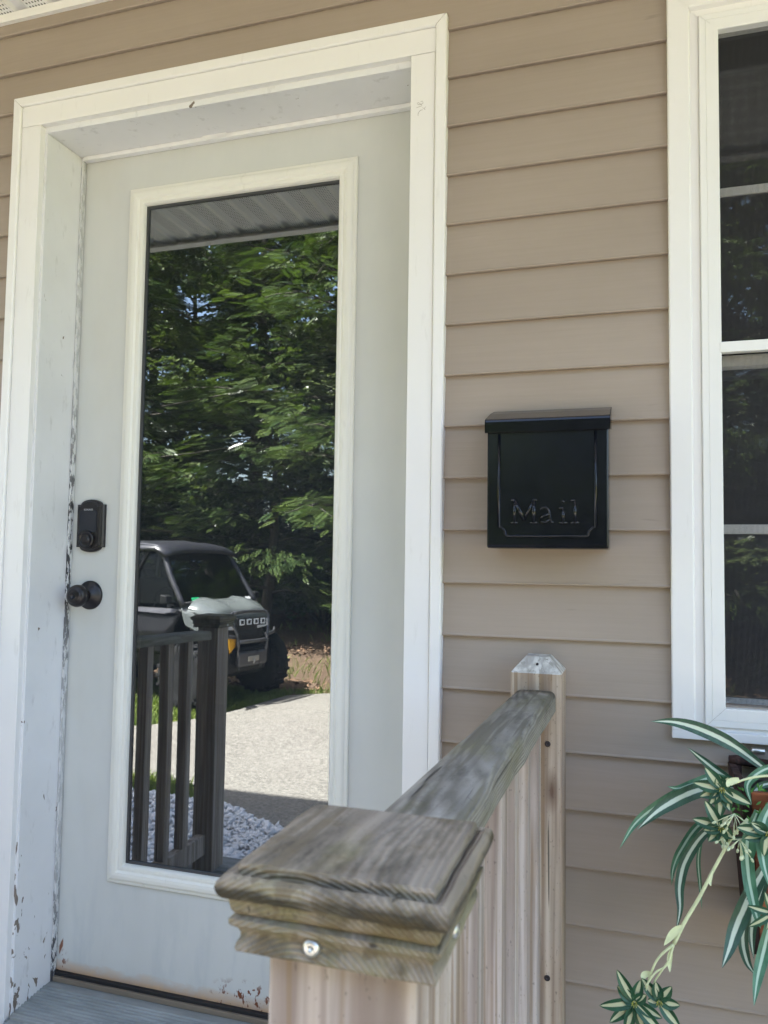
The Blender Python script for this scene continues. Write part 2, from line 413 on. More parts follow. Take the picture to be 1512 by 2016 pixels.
        c = m.mix(m.math('MULTIPLY', chk, 0.75), c, (0.03, 0.025, 0.02))
        speck = m.noise(m.pos((300, 300, 130), (2, 2, 2)), 1.0, 2)
        c = m.mix(m.math('MULTIPLY', m.rng(speck, 0.66, 0.72), 0.45), c, (0.06, 0.05, 0.04))
        h = m.math('ADD', m.math('MULTIPLY', g1, 0.7), m.math('SUBTRACT', m.math('MULTIPLY', rings, 0.5), m.math('MULTIPLY', chk, 0.8)))
        m.bump(h, fur, 0.0022)
        return m.set(c, 0.85, 0, 0.25)
    M['wood_v'] = wood('weathered_post_timber', 2, (0.31, 0.235, 0.195), (0.53, 0.455, 0.40), (0.43, 0.30, 0.19), 0.10, 0.25, True, 70, 0.3)
    M['wood_v2'] = wood('fresh_post_timber', 2, (0.30, 0.22, 0.16), (0.50, 0.41, 0.32), (0.40, 0.26, 0.15), 0.10, 0.15, True, 70, 0.3, knot=(1.2035, 0.612))
    M['wood_pale'] = wood('pale_end_grain', 2, (0.42, 0.40, 0.37), (0.64, 0.62, 0.58), (0.5, 0.48, 0.43), 0.0, 0.2)
    M['wood_rail'] = wood('lichened_rail_timber', 1, (0.13, 0.115, 0.09), (0.35, 0.325, 0.28), (0.26, 0.235, 0.18), 0.5, 0.35, True, 95, 0.7, (0.015, 0.70, 240, 0.12))
    M['wood_cap'] = wood('mossy_cap_timber', 1, (0.14, 0.11, 0.075), (0.36, 0.30, 0.225), (0.26, 0.205, 0.13), 0.75, 0.25, True, 150, 0.7, (-0.02, 0.745, 330, 0.55), band_z=0.8205)
    M['deck'] = wood('grey_deck_board', 0, (0.24, 0.24, 0.23), (0.38, 0.38, 0.36), (0.3, 0.3, 0.28), 0.1, 0.5)
    M['darkwood'] = wood('dark_brown_planter_wood', 2, (0.028, 0.016, 0.014), (0.075, 0.042, 0.036), (0.05, 0.025, 0.02), 0, 0)
    M['redwood'] = wood('red_brown_planter_wood', 0, (0.16, 0.05, 0.025), (0.34, 0.12, 0.055), (0.22, 0.07, 0.03), 0, 0)
    M['screw'] = plain('zinc_screw', (0.62, 0.62, 0.60), 0.3, 0.9)
    M['nail'] = plain('rusty_black_nail', (0.035, 0.028, 0.03), 0.5, 0.5)
    M['pencil'] = plain('pencil_lead', (0.26, 0.22, 0.20), 0.6)
    # plant: cream stripe along the middle of each strap leaf (uv.x runs across the leaf)
    def strap(name, g0, g1, cream, w):
        m = Mt(name); uv = m.n('ShaderNodeUVMap').outputs[0]
        sp = m.n('ShaderNodeSeparateXYZ'); m.l(uv, sp.inputs[0])
        a = m.math('ABSOLUTE', m.math('SUBTRACT', sp.outputs[0], 0.5))
        nz = m.noise(m.pos((90, 90, 30)), 1.0, 3)
        g = m.mix(m.rng(nz, 0.35, 0.65), g0, g1)
        edge = m.rng(m.math('ADD', a, m.math('MULTIPLY', m.math('SUBTRACT', nz, 0.5), 0.10)), w, w + 0.05, 1, 0)
        fade = m.rng(sp.outputs[1], 0.9, 1.0, 1, 0.2)
        c = m.mix(m.math('MULTIPLY', edge, fade), g, cream)
        tr = m.n('ShaderNodeBsdfTranslucent'); m.l(c, tr.inputs['Color']); mx = m.n('ShaderNodeMixShader'); mx.inputs[0].default_value = 0.22
        m.set(c, 0.38, 0, 0.45); m.l(m.p.outputs[0], mx.inputs[1]); m.l(tr.outputs[0], mx.inputs[2]); m.l(mx.outputs[0], m.out.inputs[0])
        return m.m
    M['strapA'] = strap('dark_green_cream_stripe', (0.028, 0.075, 0.045), (0.05, 0.12, 0.07), (0.62, 0.70, 0.56), 0.12)
    M['strapB'] = strap('mid_green_pale_stripe', (0.055, 0.16, 0.085), (0.10, 0.25, 0.14), (0.50, 0.66, 0.50), 0.09)
    M['strapC'] = strap('rosette_leaf', (0.020, 0.075, 0.035), (0.035, 0.12, 0.055), (0.60, 0.62, 0.38), 0.15)
    M['stem'] = plain('cream_stem', (0.66, 0.70, 0.40), 0.5, var=0.1, scale=60)
    M['bud'] = plain('pale_bud', (0.66, 0.72, 0.46), 0.45)
    M['fern'] = plain('bright_fern_green', (0.08, 0.26, 0.045), 0.5, var=0.3, scale=70)
    M['yellow'] = plain('yellow_centre', (0.5, 0.46, 0.08), 0.6)

    # yard
    m = Mt('yard_ground'); n1 = m.noise(m.pos(), 0.5, 5); n2 = m.noise(m.pos(), 9.0, 6, 0.7); n3 = m.noise(m.pos(), 60.0, 3, 0.7)
    soil = m.mix(m.rng(n2, 0.35, 0.65), (0.075, 0.050, 0.034), (0.16, 0.11, 0.076))
    soil = m.mix(m.rng(n3, 0.55, 0.75), soil, (0.24, 0.19, 0.14))
    grass = m.mix(m.rng(n2, 0.3, 0.7), (0.10, 0.135, 0.03), (0.20, 0.215, 0.06))
    y = m.xyz(1); x = m.xyz(0)
    yy = m.math('ADD', y, m.math('MULTIPLY', m.math('SUBTRACT', n1, 0.5), 3.0))
    far = m.rng(yy, -19.0, -17.0, 1, 0)
    nearg = m.math('MULTIPLY', m.rng(yy, -7.2, -6.6, 0, 1), 1.0)
    c = m.mix(m.math('MAXIMUM', far, nearg), soil, grass)
    m.bump(m.math('ADD', n2, n3), 0.8, 0.03)
    M['ground'] = m.set(c, 0.95, 0, 0.1)
    m = Mt('driveway_asphalt'); a = m.noise(m.pos(), 42.0, 3, 0.7); b = m.noise(m.pos(), 0.8, 4); v = m.vor(m.pos(), 60.0).outputs['Distance']
    c = m.mix(m.rng(a, 0.36, 0.64), (0.075, 0.070, 0.062), (0.345, 0.322, 0.285))
    c = m.mix(m.math('MULTIPLY', m.rng(v, 0.15, 0.5), 0.55), c, (0.13, 0.12, 0.105))
    c = m.mix(m.math('MULTIPLY', m.rng(b, 0.4, 0.7), 0.3), c, (0.225, 0.212, 0.188))
    m.bump(a, 0.8, 0.010); M['asphalt'] = m.set(c, 0.92, 0, 0.2)
    m = Mt('white_marble_chip'); o = m.n('ShaderNodeObjectInfo'); f = m.noise(m.pos(), 30.0, 3)
    M['stone'] = m.set(m.mix(m.rng(f, 0.3, 0.7), (0.60, 0.62, 0.66), (0.80, 0.81, 0.83)), 0.6)
    def leafm(name, a, b, trans=0.2, rough=0.33):
        m = Mt(name); f = m.noise(m.pos(), 1.4, 3); f2 = m.noise(m.pos(), 22.0, 1)
        c = m.mix(m.rng(m.math('ADD', m.math('MULTIPLY', f, 0.6), m.math('MULTIPLY', f2, 0.4)), 0.35, 0.65), a, b)
        tr = m.n('ShaderNodeBsdfTranslucent'); m.l(m.mix(1.0, c, (1.3, 1.5, 0.5), 'MULTIPLY'), tr.inputs['Color'])
        mx = m.n('ShaderNodeMixShader'); mx.inputs[0].default_value = trans
        m.set(c, rough, 0, 0.5); m.l(m.p.outputs[0], mx.inputs[1]); m.l(tr.outputs[0], mx.inputs[2]); m.l(mx.outputs[0], m.out.inputs[0])
        return m.m
    M['leafA'] = leafm('locust_leaf', (0.020, 0.046, 0.020), (0.105, 0.14, 0.036))
    M['leafB'] = leafm('maple_leaf', (0.018, 0.042, 0.020), (0.11, 0.135, 0.042))
    M['leafC'] = leafm('understory_leaf', (0.025, 0.06, 0.016), (0.05, 0.10, 0.025), 0.2)
    M['grass'] = leafm('grass_blade', (0.085, 0.14, 0.028), (0.20, 0.235, 0.06), 0.3, 0.6)
    m = Mt('grey_bark'); f = m.noise(m.pos((12, 12, 2.5)), 1.0, 5, 0.7)
    m.bump(f, 0.9, 0.02); M['bark'] = m.set(m.mix(m.rng(f, 0.35, 0.65), (0.03, 0.025, 0.02), (0.075, 0.064, 0.052)), 0.95)
    # utility vehicle
    m = Mt('silver_body_paint'); f = m.noise(m.pos(), 300, 1)
    M['silver'] = m.set(m.mix(f, (0.115, 0.13, 0.13), (0.15, 0.165, 0.165)), 0.25, 0.2, 0.5); m.p.inputs['Coat Weight'].default_value = 0.15
    M['blackplastic'] = plain('black_plastic', (0.008, 0.008, 0.009), 0.5, 0, 0.3, var=0.2)
    M['cagemetal'] = plain('satin_dark_grey_metal', (0.05, 0.05, 0.057), 0.33, 0.5)
    M['barmetal'] = plain('grey_steel_bar', (0.12, 0.12, 0.13), 0.3, 0.6)
    M['greypanel'] = plain('charcoal_door_panel', (0.006, 0.006, 0.008), 0.5, 0, 0.25)
    M['roofp'] = plain('dark_roof_plastic', (0.022, 0.022, 0.028), 0.35)
    M['tyre'] = plain('tyre_rubber', (0.009, 0.009, 0.010), 0.8, 0, 0.3, var=0.25, scale=30)
    M['rim'] = plain('machined_rim', (0.22, 0.22, 0.23), 0.35, 0.8)
    M['lens'] = plain('lamp_lens', (0.75, 0.77, 0.80), 0.12)
    M['orange'] = plain('amber_tag', (0.75, 0.36, 0.01), 0.45)
    M['greenst'] = plain('green_sticker', (0.02, 0.42, 0.16), 0.5)
    M['whitest'] = plain('white_sticker', (0.8, 0.8, 0.8), 0.5)
    M['sideglass'] = glass('side_window_glass', 0.015, (0.10, 0.12, 0.115))
    M['utvglass'] = glass('cab_glass', 0.14, (0.10, 0.12, 0.115))
make_materials()

# ================================================================== HOUSE
house = tag(empty('house'), 'taupe vinyl sided house with white trim around its door and window', 'house')
PITCHZ, Z0 = 0.1015, 1.978
SOF = 2.338
XL, XR = -9.0, 4.6
DO = (-0.03, 0.944, -0.06, 2.05)      # rough door opening
WO = (1.43, 2.25, 0.725, 2.0625)         # rough window opening

# sheathing wall behind the siding (boxes round the openings)
b = B()
for x0, x1, z0, z1 in ((XL, DO[0], -0.45, 2.5), (DO[0], DO[1], DO[3], 2.5), (DO[0], DO[1], -0.45, DO[2]), (DO[1], WO[0], -0.45, 2.5),
                       (WO[0], WO[1], -0.45, WO[2]), (WO[0], WO[1], WO[3], 2.5), (WO[1], XR, -0.45, 2.5)):
    b.box(x0, x1, 0.001, 0.16, z0, z1)
b.obj('wall', M['room'], house)
b = B(); b.box(XL + .02, XR - .02, 0.012, 0.2, GZ - 0.3, -0.4515); b.obj('foundation', M['concrete'], house)
# hall behind
b = B()
b.box(XL, XR, 0.16, 6.9, -0.12, -0.05); b.box(XL, XR, 0.16, 6.9, 2.42, 2.48)
b.box(XL, XR, 3.6, 3.7, -0.05, 2.42); b.box(XL, XL + 0.12, 0.16, 6.9, -0.05, 2.42); b.box(XR - 0.12, XR, 0.16, 6.9, -0.05, 2.42); b.box(1.12, 1.2, 0.16, 3.6, -0.05, 2.42)
b.obj('interior_room', M['room'], house)
b = B(); b.box(XL, XR, 6.9, 7.05, GZ - .3, 2.5); b.box(XL, XL + .14, 0.2, 6.9, GZ - .3, -.121); b.box(XR - .14, XR, 0.2, 6.9, GZ - .3, -.121)
b.obj('outer_walls', M['concrete'], house)

# siding courses, each one a piece
def course(zb, x0, x1, top, seed):
    r = random.Random(seed)
    prof = [(-0.0022, top + 0.006), (-0.0030, top), (-0.0125, zb + 0.0060), (-0.0140, zb + 0.0042), (-0.0144, zb + 0.0022), (-0.0132, zb + 0.0006), (-0.0112, zb), (-0.0030, zb + 0.0012)]
    n = max(2, int((x1 - x0) / 0.12)); bb = B(); rows = []
    ph = r.random() * 6; ph2 = r.random() * 6; am = r.uniform(0.0004, 0.0011)
    for i in range(n + 1):
        x = x0 + (x1 - x0) * i / n
        w = am * math.sin(x * 2.1 + ph) + 0.0004 * math.sin(x * 5.3 + ph2)
        rows.append([bb.bm.verts.new((x, y + w * (1 if k > 0 else 0), z + 0.4 * w)) for k, (y, z) in enumerate(prof)])
    for i in range(n):
        for k in range(len(prof) - 1):
            f = bb.bm.faces.new((rows[i][k], rows[i][k + 1], rows[i + 1][k + 1], rows[i + 1][k])); f.smooth = k >= 2 and k <= 5
    return bb.obj('siding_course', M['siding'], house)
for k in range(-3, 24):
    zb = Z0 - k * PITCHZ; top = min(zb + PITCHZ, 2.334)
    if zb > 2.33: continue
    segs = [(XL, XR)]
    def cut(segs, a, c):
        out = []
        for s0, s1 in segs:
            if c <= s0 or a >= s1: out.append((s0, s1)); continue
            if a > s0: out.append((s0, a))
            if c < s1: out.append((c, s1))
        return out
    if zb < 2.075: segs = cut(segs, -0.072, 0.972)
    if zb < 2.03 and zb > 0.70: segs = cut(segs, 1.418, 2.262)
    for j, (s0, s1) in enumerate(segs): course(zb, s0, s1, top, k * 10 + j)

# eave: channel, ribbed vented soffit strips, fascia, roof
b = B(); b.box(XL, XR, -0.018, -0.0025, 2.316, 2.337, 0.001); b.obj('soffit_channel', M['trim'], house)
EY = -1.07
sof = empty('soffit', parent=house)
w = 0.1016
prof = [(0, 0), (0.003, 0), (0.060, 0), (0.067, 0.007), (0.070, 0.008), (0.091, 0.008), (0.094, 0.007), (0.1014, 0)]
vs_, fs_ = [], []
for x, z in prof:
    vs_ += [(x, EY + .006, SOF + z), (x, -0.004, SOF + z)]
for i in range(len(prof) - 1): fs_.append((2 * i, 2 * i + 1, 2 * i + 3, 2 * i + 2))
b = B(); b.faces(vs_, fs_); sme = b.mesh('soffit_strip', M['soffit'])
for i in range(int((XR - XL) / w)):
    link('soffit_strip', sme, sof, (XL + i * w - 0.0045, 0, 0))
b = B(); b.box(XL - .1, XR + .1, EY - 0.022, EY, SOF - 0.018, SOF + 0.16, 0.002); b.box(XL - .1, XR + .1, EY - 0.001, EY + 0.024, SOF - 0.019, SOF - 0.013)
b.obj('fascia', M['trim'], sof)
b = B()
gx = [(0, 0), (0, -0.11), (-0.03, -0.115), (-0.09, -0.085), (-0.125, -0.03), (-0.125, 0.0), (-0.117, 0.0), (-0.117, -0.028), (-0.085, -0.078), (-0.03, -0.107), (-0.006, -0.103), (-0.006, 0)]
vs_ = []; n = len(gx)
for x in (XL - .1, XR + .1): vs_ += [(x, EY - 0.024 + a, SOF + 0.155 + c) for a, c in gx]
b.faces(vs_, [(i, (i + 1) % n, n + (i + 1) % n, n + i) for i in range(n)])
b.obj('gutter', M['trim'], sof)
b = B()
RZ = SOF + 0.165; ry = 0.02; rh = RZ + (ry - (EY - 0.06)) * 0.42          # pent roof over the ground floor
b.faces([(XL - .3, EY - .06, RZ), (XR + .3, EY - .06, RZ), (XR + .3, ry, rh), (XL - .3, ry, rh), (XL - .3, EY - .06, RZ + .03), (XR + .3, EY - .06, RZ + .03), (XR + .3, ry, rh + .03), (XL - .3, ry, rh + .03)],
        [(0, 1, 2, 3), (4, 5, 6, 7), (0, 1, 5, 4), (0, 3, 7, 4), (1, 2, 6, 5), (2, 3, 7, 6)])
b.obj('pent_roof', M['shingle'], house)
b = B(); b.box(XL, XR, 0.03, 6.9, 2.501, 5.62); b.obj('added_upper_storey', M['siding'], house)  # unseen storey, added so a high eave throws the shade on the driveway
b = B(); UE = 5.70; ym = 3.46; uh = UE + (ym + .55) * .6  # unseen roof, its eave placed to cast the shade edge
b.faces([(XL - .4, -.55, UE), (XR + .4, -.55, UE), (XR + .4, ym, uh), (XL - .4, ym, uh), (XL - .4, 2 * ym + .55, UE), (XR + .4, 2 * ym + .55, UE)], [(0, 1, 2, 3), (3, 2, 5, 4), (0, 1, 5, 4), (0, 3, 4), (1, 2, 5)])
b.obj('roof', M['shingle'], house)

# ---- door surround
dc = empty('door_casing', parent=house)
lip = [(0.0, 0.0), (0.0, -0.0245), (0.0025, -0.027), (0.020, -0.027), (0.0225, -0.0245), (0.0225, 0.0)]
for sd in 'LTR':
    b = B(); b.ring(-0.086, 0.9865, -0.09, 2.1075, lip, sd, 0.0006); b.obj('corner_bead', M['trim'], dc)
b = B(); b.box(-0.0628, 0.9632, -0.0205, 0.0, 2.0345, 2.0845, 0.0015)
b.obj('head_board', M['trim'], dc)
b = B(); b.box(-0.0628, -0.0075, -0.0200, 0.0, -0.085, 2.0335, 0.0015); b.obj('side_board', M['trim'], dc)
b = B(); b.box(0.9115, 0.9622, -0.0200, 0.0, -0.085, 2.0335, 0.0015); b.obj('side_board', M['trim'], dc)
# jambs
b = B(); b.box(-0.028, 0.0, -0.0045, 0.1345, -0.045, 2.02, 0.0015); b.obj('jamb', M['jamb'], dc)
b = B(); b.box(0.914, 0.942, -0.0045, 0.1345, -0.045, 2.02, 0.0015); b.obj('jamb', M['jamb'], dc)
b = B(); b.box(-0.028, 0.942, -0.0040, 0.1345, 2.0205, 2.05, 0.0015); b.obj('head_jamb', M['jamb'], dc)
b = B(); b.box(0.0004, 0.0065, 0.116, 0.1305, -0.018, 2.019, 0.0015); b.obj('weatherstrip', M['strip'], dc)
b = B(); b.box(0.9075, 0.9136, 0.116, 0.1305, -0.018, 2.019, 0.0015); b.obj('weatherstrip', M['strip'], dc)
b = B(); b.box(0.007, 0.907, 0.114, 0.1305, 2.0095, 2.0202, 0.002); b.obj('weatherstrip', M['headstrip'], dc)
# peeling caulk flake at the head
b = B(); r = random.Random(3)
pts = [px(398 + i * 6, 272 - i * 1.5, 0.112) for i in range(9)]
top = [p + Vector((0, 0, 0.006 + r.uniform(0, .003))) for p in pts]; bot = [p + Vector((0, -0.002, -0.004 - r.uniform(0, .006))) for p in pts]
b.faces(top + bot + [p + Vector((0, .0015, 0)) for p in top] + [p + Vector((0, .0015, 0)) for p in bot],
        [(i, i + 1, 10 + i, 9 + i) for i in range(8)] + [(18 + i, 19 + i, 28 + i, 27 + i) for i in range(8)])
b.obj('peeling_caulk', M['headstrip'], dc)
# sill
b = B(); yz = []
y = 0.128
yz.append((0.128, -0.015)); yz.append((0.098, -0.0165)); yy = 0.097
for i in range(11):
    z = -0.0175 - (0.097 - yy) * 0.10
    yz += [(yy, z), (yy - 0.0015, z + 0.0028), (yy - 0.0042, z + 0.0028), (yy - 0.0057, z)]
    yy -= 0.0098
z = -0.0175 - (0.097 - yy) * 0.10
yz += [(yy, z), (-0.012, z - 0.001), (-0.0125, z - 0.006), (-0.055, z - 0.012), (-0.0555, z - 0.03), (0.128, z - 0.03)]
n = len(yz); vs_ = [(0.0006, a, c) for a, c in yz] + [(0.9134, a, c) for a, c in yz]
b.faces(vs_, [(i, (i + 1) % n, n + (i + 1) % n, n + i) for i in range(n)])
b.obj('sill', M['sill'], dc)
b = B(); b.box(0.007, 0.907, 0.117, 0.1285, -0.0149, -0.003, 0.001); b.obj('threshold_strip', M['sillbronze'], dc)
b = B(); b.box(0.007, 0.907, 0.122, 0.14, -0.0028, 0.0052, 0.001); b.obj('threshold_seal', M['rubber'], dc)
# pencilled mark on the latch-side board
b = B()
for st in ([(828, 200), (832, 199), (833, 203), (829, 206), (823, 206), (821, 203), (824, 202), (828, 205), (831, 205)], [(820, 212), (826, 210), (831, 208)], [(832, 212), (835, 214), (838, 210)], [(835, 214), (837, 216)],
           [(832, 216), (828, 217), (825, 220), (823, 224), (823, 228)]):
    b.tube([px(x_, y_, -0.0201) for x_, y_ in st], 0.00035, 5)
b.obj('pencil_mark', M['pencil'], dc)

# ---- door
DY = 0.1325
door = empty('door', parent=house)
b = B(); b.ring(0.0035, 0.9115, 0.0055, 2.0165, [(0, DY), (0.0, DY + 0.044), (0.19, DY + 0.044), (0.19, DY)], closed=True)
# ring() insets are uniform: build the slab from four boards instead
b.bm.free(); b = B()
GX0, GX1, GZ0, GZ1 = 0.178, 0.7315, 0.262, 1.893
for x0, x1, z0, z1 in ((0.0035, GX0, 0.0055, 2.0165), (GX1, 0.9115, 0.0055, 2.0165), (GX0, GX1, 0.0055, GZ0), (GX0, GX1, GZ1, 2.0165)):
    b.faces([(x0, DY, z0), (x1, DY, z0), (x1, DY, z1), (x0, DY, z1), (x0, DY + .044, z0), (x1, DY + .044, z0), (x1, DY + .044, z1), (x0, DY + .044, z1)],
            [(0, 1, 2, 3), (4, 5, 6, 7)] )
for x0, x1, z0, z1 in ((0.0035, 0.9115, 0.0055, 2.0165), (GX0, GX1, GZ0, GZ1)):
    c = [(x0, z0), (x1, z0), (x1, z1), (x0, z1)]
    for i in range(4):
        a, e = c[i], c[(i + 1) % 4]
        b.faces([(a[0], DY, a[1]), (e[0], DY, e[1]), (e[0], DY + .044, e[1]), (a[0], DY + .044, a[1])], [(0, 1, 2, 3)])
bmesh.ops.remove_doubles(b.bm, verts=b.bm.verts, dist=1e-5)
b.obj('slab', M['door'], door)
b = B()
lp = [(0.0, DY), (0.0, DY - 0.0055), (0.002, DY - 0.0075), (0.0075, DY - 0.0085), (0.0095, DY - 0.0105), (0.0135, DY - 0.0125), (0.020, DY - 0.0132), (0.0265, DY - 0.0122), (0.030, DY - 0.0085), (0.0325, DY - 0.0080), (0.035, DY - 0.0095), (0.0405, DY - 0.0090), (0.0440, DY - 0.0050), (0.0465, DY + 0.004), (0.0465, DY + 0.012)]
b.ring(0.1429, 0.7467, 0.2335, 1.9214, lp, closed=False); b.obj('lite_frame', M['litewhite'], door)
b = B(); b.ring(0.1885, 0.7211, 0.2791, 1.8758, [(0, DY + 0.001), (0.0062, DY + 0.001), (0.0068, DY + 0.0046), (0, DY + 0.0046)]); b.obj('glazing_gasket', M['spacer'], door)
b = B(); b.ring(0.1885, 0.7211, 0.2791, 1.8758, [(0, DY + 0.0085), (0.0105, DY + 0.0085), (0.0105, DY + 0.019), (0, DY + 0.019)]); b.obj('spacer_bar', M['spacer'], door)
b = B(); b.box(0.187, 0.7225, DY + 0.005, DY + 0.008, 0.2776, 1.8772); b.obj('pane', M['glass'], door)
# deadbolt with touch pad
b = B(); r0 = 0.0395
def dbshape(cx, cz, hw, hh, bulge, wb):
    pts = [(-hw, -hh)]
    pts += [(-wb, -hh)] + [(wb * math.cos(a), -hh - bulge * math.sin(a)) for a in [math.pi - i * math.pi / 12 for i in range(1, 12)]] + [(wb, -hh), (hw, -hh), (hw, hh), (wb, hh)]
    pts += [(wb * math.cos(a), hh + bulge * math.sin(a)) for a in [i * math.pi / 12 for i in range(1, 12)]] + [(-wb, hh), (-hw, hh)]
    return [(cx + p, cz + q) for p, q in pts]
def plate(b, levels):
    rings = []
    for shp, y in levels: rings.append([b.bm.verts.new((p, y, q)) for p, q in shp])
    n = len(rings[0])
    for i in range(len(rings) - 1):
        for k in range(n): b.bm.faces.new((rings[i][k], rings[i][(k + 1) % n], rings[i + 1][(k + 1) % n], rings[i + 1][k])).material_index = b.mi
    b.bm.faces.new(rings[-1]).material_index = b.mi
plate(b, [(dbshape(.0622, 1.079, .0395, .0525, .0125, .030), DY), (dbshape(.0622, 1.079, .0395, .0525, .0125, .030), DY - .008), (dbshape(.0622, 1.079, .0365, .050, .0120, .028), DY - .0115),
          (dbshape(.0622, 1.079, .0345, .0490, .0115, .027), DY - .0120), (dbshape(.0622, 1.079, .0325, .0478, .0112, .026), DY - .0155), (dbshape(.0622, 1.079, .0300, .0460, .0105, .0240), DY - .0168)])
b.obj('deadbolt_plate', M['bronze'], door)
b = B(); b.box(.0622 - .025, .0622 + .025, DY - .0177, DY - .0163, 1.062, 1.117, 0.0006); b.obj('touch_pad', M['bronze_gloss'], door)
b = B(); b.lathe([(0.0225, 0.0), (0.0225, -0.006), (0.0200, -0.0085), (0.0165, -0.0085), (0.0155, -0.0065), (0.0095, -0.0060), (0.0090, -0.0100), (0.0070, -0.0105)], (.0600, DY - .0160, 1.0445), 'y', 32)
b.obj('key_cylinder', M['bronze'], door)
b = B(); b.box(.0592, .0608, DY - .0268, DY - .0262, 1.0395, 1.0475); b.obj('keyhole', M['rubber'], door)
tc = bpy.data.curves.new('maker_name', 'FONT'); tc.body = 'SCHLAGE'; tc.size = 0.0062; tc.align_x = 'CENTER'; tc.extrude = 0.0002; tc.resolution_u = 2
to = bpy.data.objects.new('maker_name_tmp', tc); COL.objects.link(to)
dg = bpy.context.evaluated_depsgraph_get(); tme = bpy.data.meshes.new_from_object(to.evaluated_get(dg)); bpy.data.objects.remove(to)
tme.materials.clear(); tme.materials.append(M['bracktext'])
tme.transform(Matrix.Translation((.0622, DY - .0180, 1.1165)) @ Matrix.Rotation(math.pi / 2, 4, 'X'))
link('lettering', tme, door)
# knob
kc = (0.0632, DY, 0.9085)
b = B(); b.lathe([(0.0, 0.0), (0.0355, 0.0), (0.0355, -0.003), (0.0340, -0.0055), (0.0300, -0.0075), (0.0230, -0.0130), (0.0165, -0.0180), (0.0150, -0.0190)], kc, 'y', 40); b.obj('knob_rose', M['bronze'], door)
b = B(); b.lathe([(0.0148, -0.018), (0.0135, -0.024), (0.0150, -0.030), (0.0215, -0.035), (0.0262, -0.042), (0.0272, -0.049), (0.0255, -0.0560), (0.0215, -0.0605), (0.0200, -0.0605), (0.0190, -0.0620), (0.0130, -0.0645), (0.0118, -0.0640), (0.0108, -0.0650), (0.0060, -0.0650), (0.0055, -0.0630), (0.0, -0.0630)], kc, 'y', 40); b.obj('knob', M['bronze'], door)

# ---- window
win = empty('window', parent=house)
WX0, WX1, WZ0, WZ1 = 1.403, 2.277, 0.703, 2.064
cas = [(0, 0.0), (0, -0.022), (0.002, -0.024), (0.036, -0.024), (0.038, -0.022), (0.040, -0.013), (0.054, -0.013), (0.054, 0.0)]
b = B(); b.ring(WX0, WX1, WZ0, WZ1, cas, 'T', 0.0003); b.obj('casing_board', M['trim'], win)
for sg in (1, -1):
    b = B(); x0 = WX0 if sg > 0 else WX1; n = len(cas)
    b.faces([(x0 + sg * ins, y_, WZ0 + .0148) for ins, y_ in cas] + [(x0 + sg * ins, y_, WZ1 - ins - .0005) for ins, y_ in cas], [(i, (i + 1) % n, n + (i + 1) % n, n + i) for i in range(n)]); b.obj('casing_board', M['trim'], win)
b = B(); b.box(WX0, WX1, -0.0245, 0.0, WZ0, WZ0 + .0144, 0.001); b.box(WX0 + .041, WX1 - .041, -0.013, 0.0, WZ0 + .0145, WZ0 + .0222, 0.0005); b.obj('casing_board', M['trim'], win)
# screen frame
SX0, SX1, SZ0, SZ1 = 1.4575, 2.2225, 0.7255, 2.0105
b = B(); b.ring(SX0, SX1, SZ0, SZ1, [(0, 0.01), (0, -0.0175), (0.0015, -0.0190), (0.011, -0.0190), (0.0115, -0.0182), (0.0122, -0.0190), (0.0315, -0.0190), (0.033, -0.0175), (0.033, 0.01)], 'LTRB', 0.00025); b.obj('screen_frame', M['winframe'], win)
b = B(); b.box(1.4875, 2.1925, -0.0200, -0.004, 1.3815, 1.4005, 0.001); b.obj('screen_bar', M['winframe'], win)
b = B(); b.faces([(1.4890, -0.003, 0.757), (2.191, -0.003, 0.757), (2.191, -0.003, 1.979), (1.4890, -0.003, 1.979)], [(0, 1, 2, 3)]); b.obj('insect_screen', M['screen'], win)
# frame and sashes
b = B(); b.ring(1.4400, 2.24, 0.7235, 2.0620, [(0, 0.0105), (0.022, 0.0105), (0.022, 0.12), (0, 0.12)]); b.obj('frame', M['winframe'], win)
def sash(z0, z1, y, munt):
    s_ = empty('sash', parent=win)
    b = B(); b.ring(1.462, 2.218, z0, z1, [(0, y), (0.002, y - .002), (0.020, y - .002), (0.024, y + .006), (0.024, y + .03), (0, y + .03)]); b.obj('sash_frame', M['winframe'], s_)
    b = B(); b.box(1.478, 2.202, y + 0.010, y + 0.013, z0 + .018, z1 - .018); b.obj('pane', M['winglass'], s_)
    for mz in munt:
        b = B(); b.box(1.486, 2.194, y + 0.0045, y + 0.0095, mz - 0.0085, mz + 0.0085, 0.001); b.obj('muntin', M['winframe'], s_)
    for mx_ in (1.73, 1.95):
        b = B(); b.box(mx_ - .0085, mx_ + .0085, y + 0.005, y + 0.0092, z0 + .022, z1 - .022, 0.001); b.obj('muntin', M['winframe'], s_)
sash(1.352, 2.0395, 0.052, [1.706])
sash(0.747, 1.384, 0.018, [1.070])

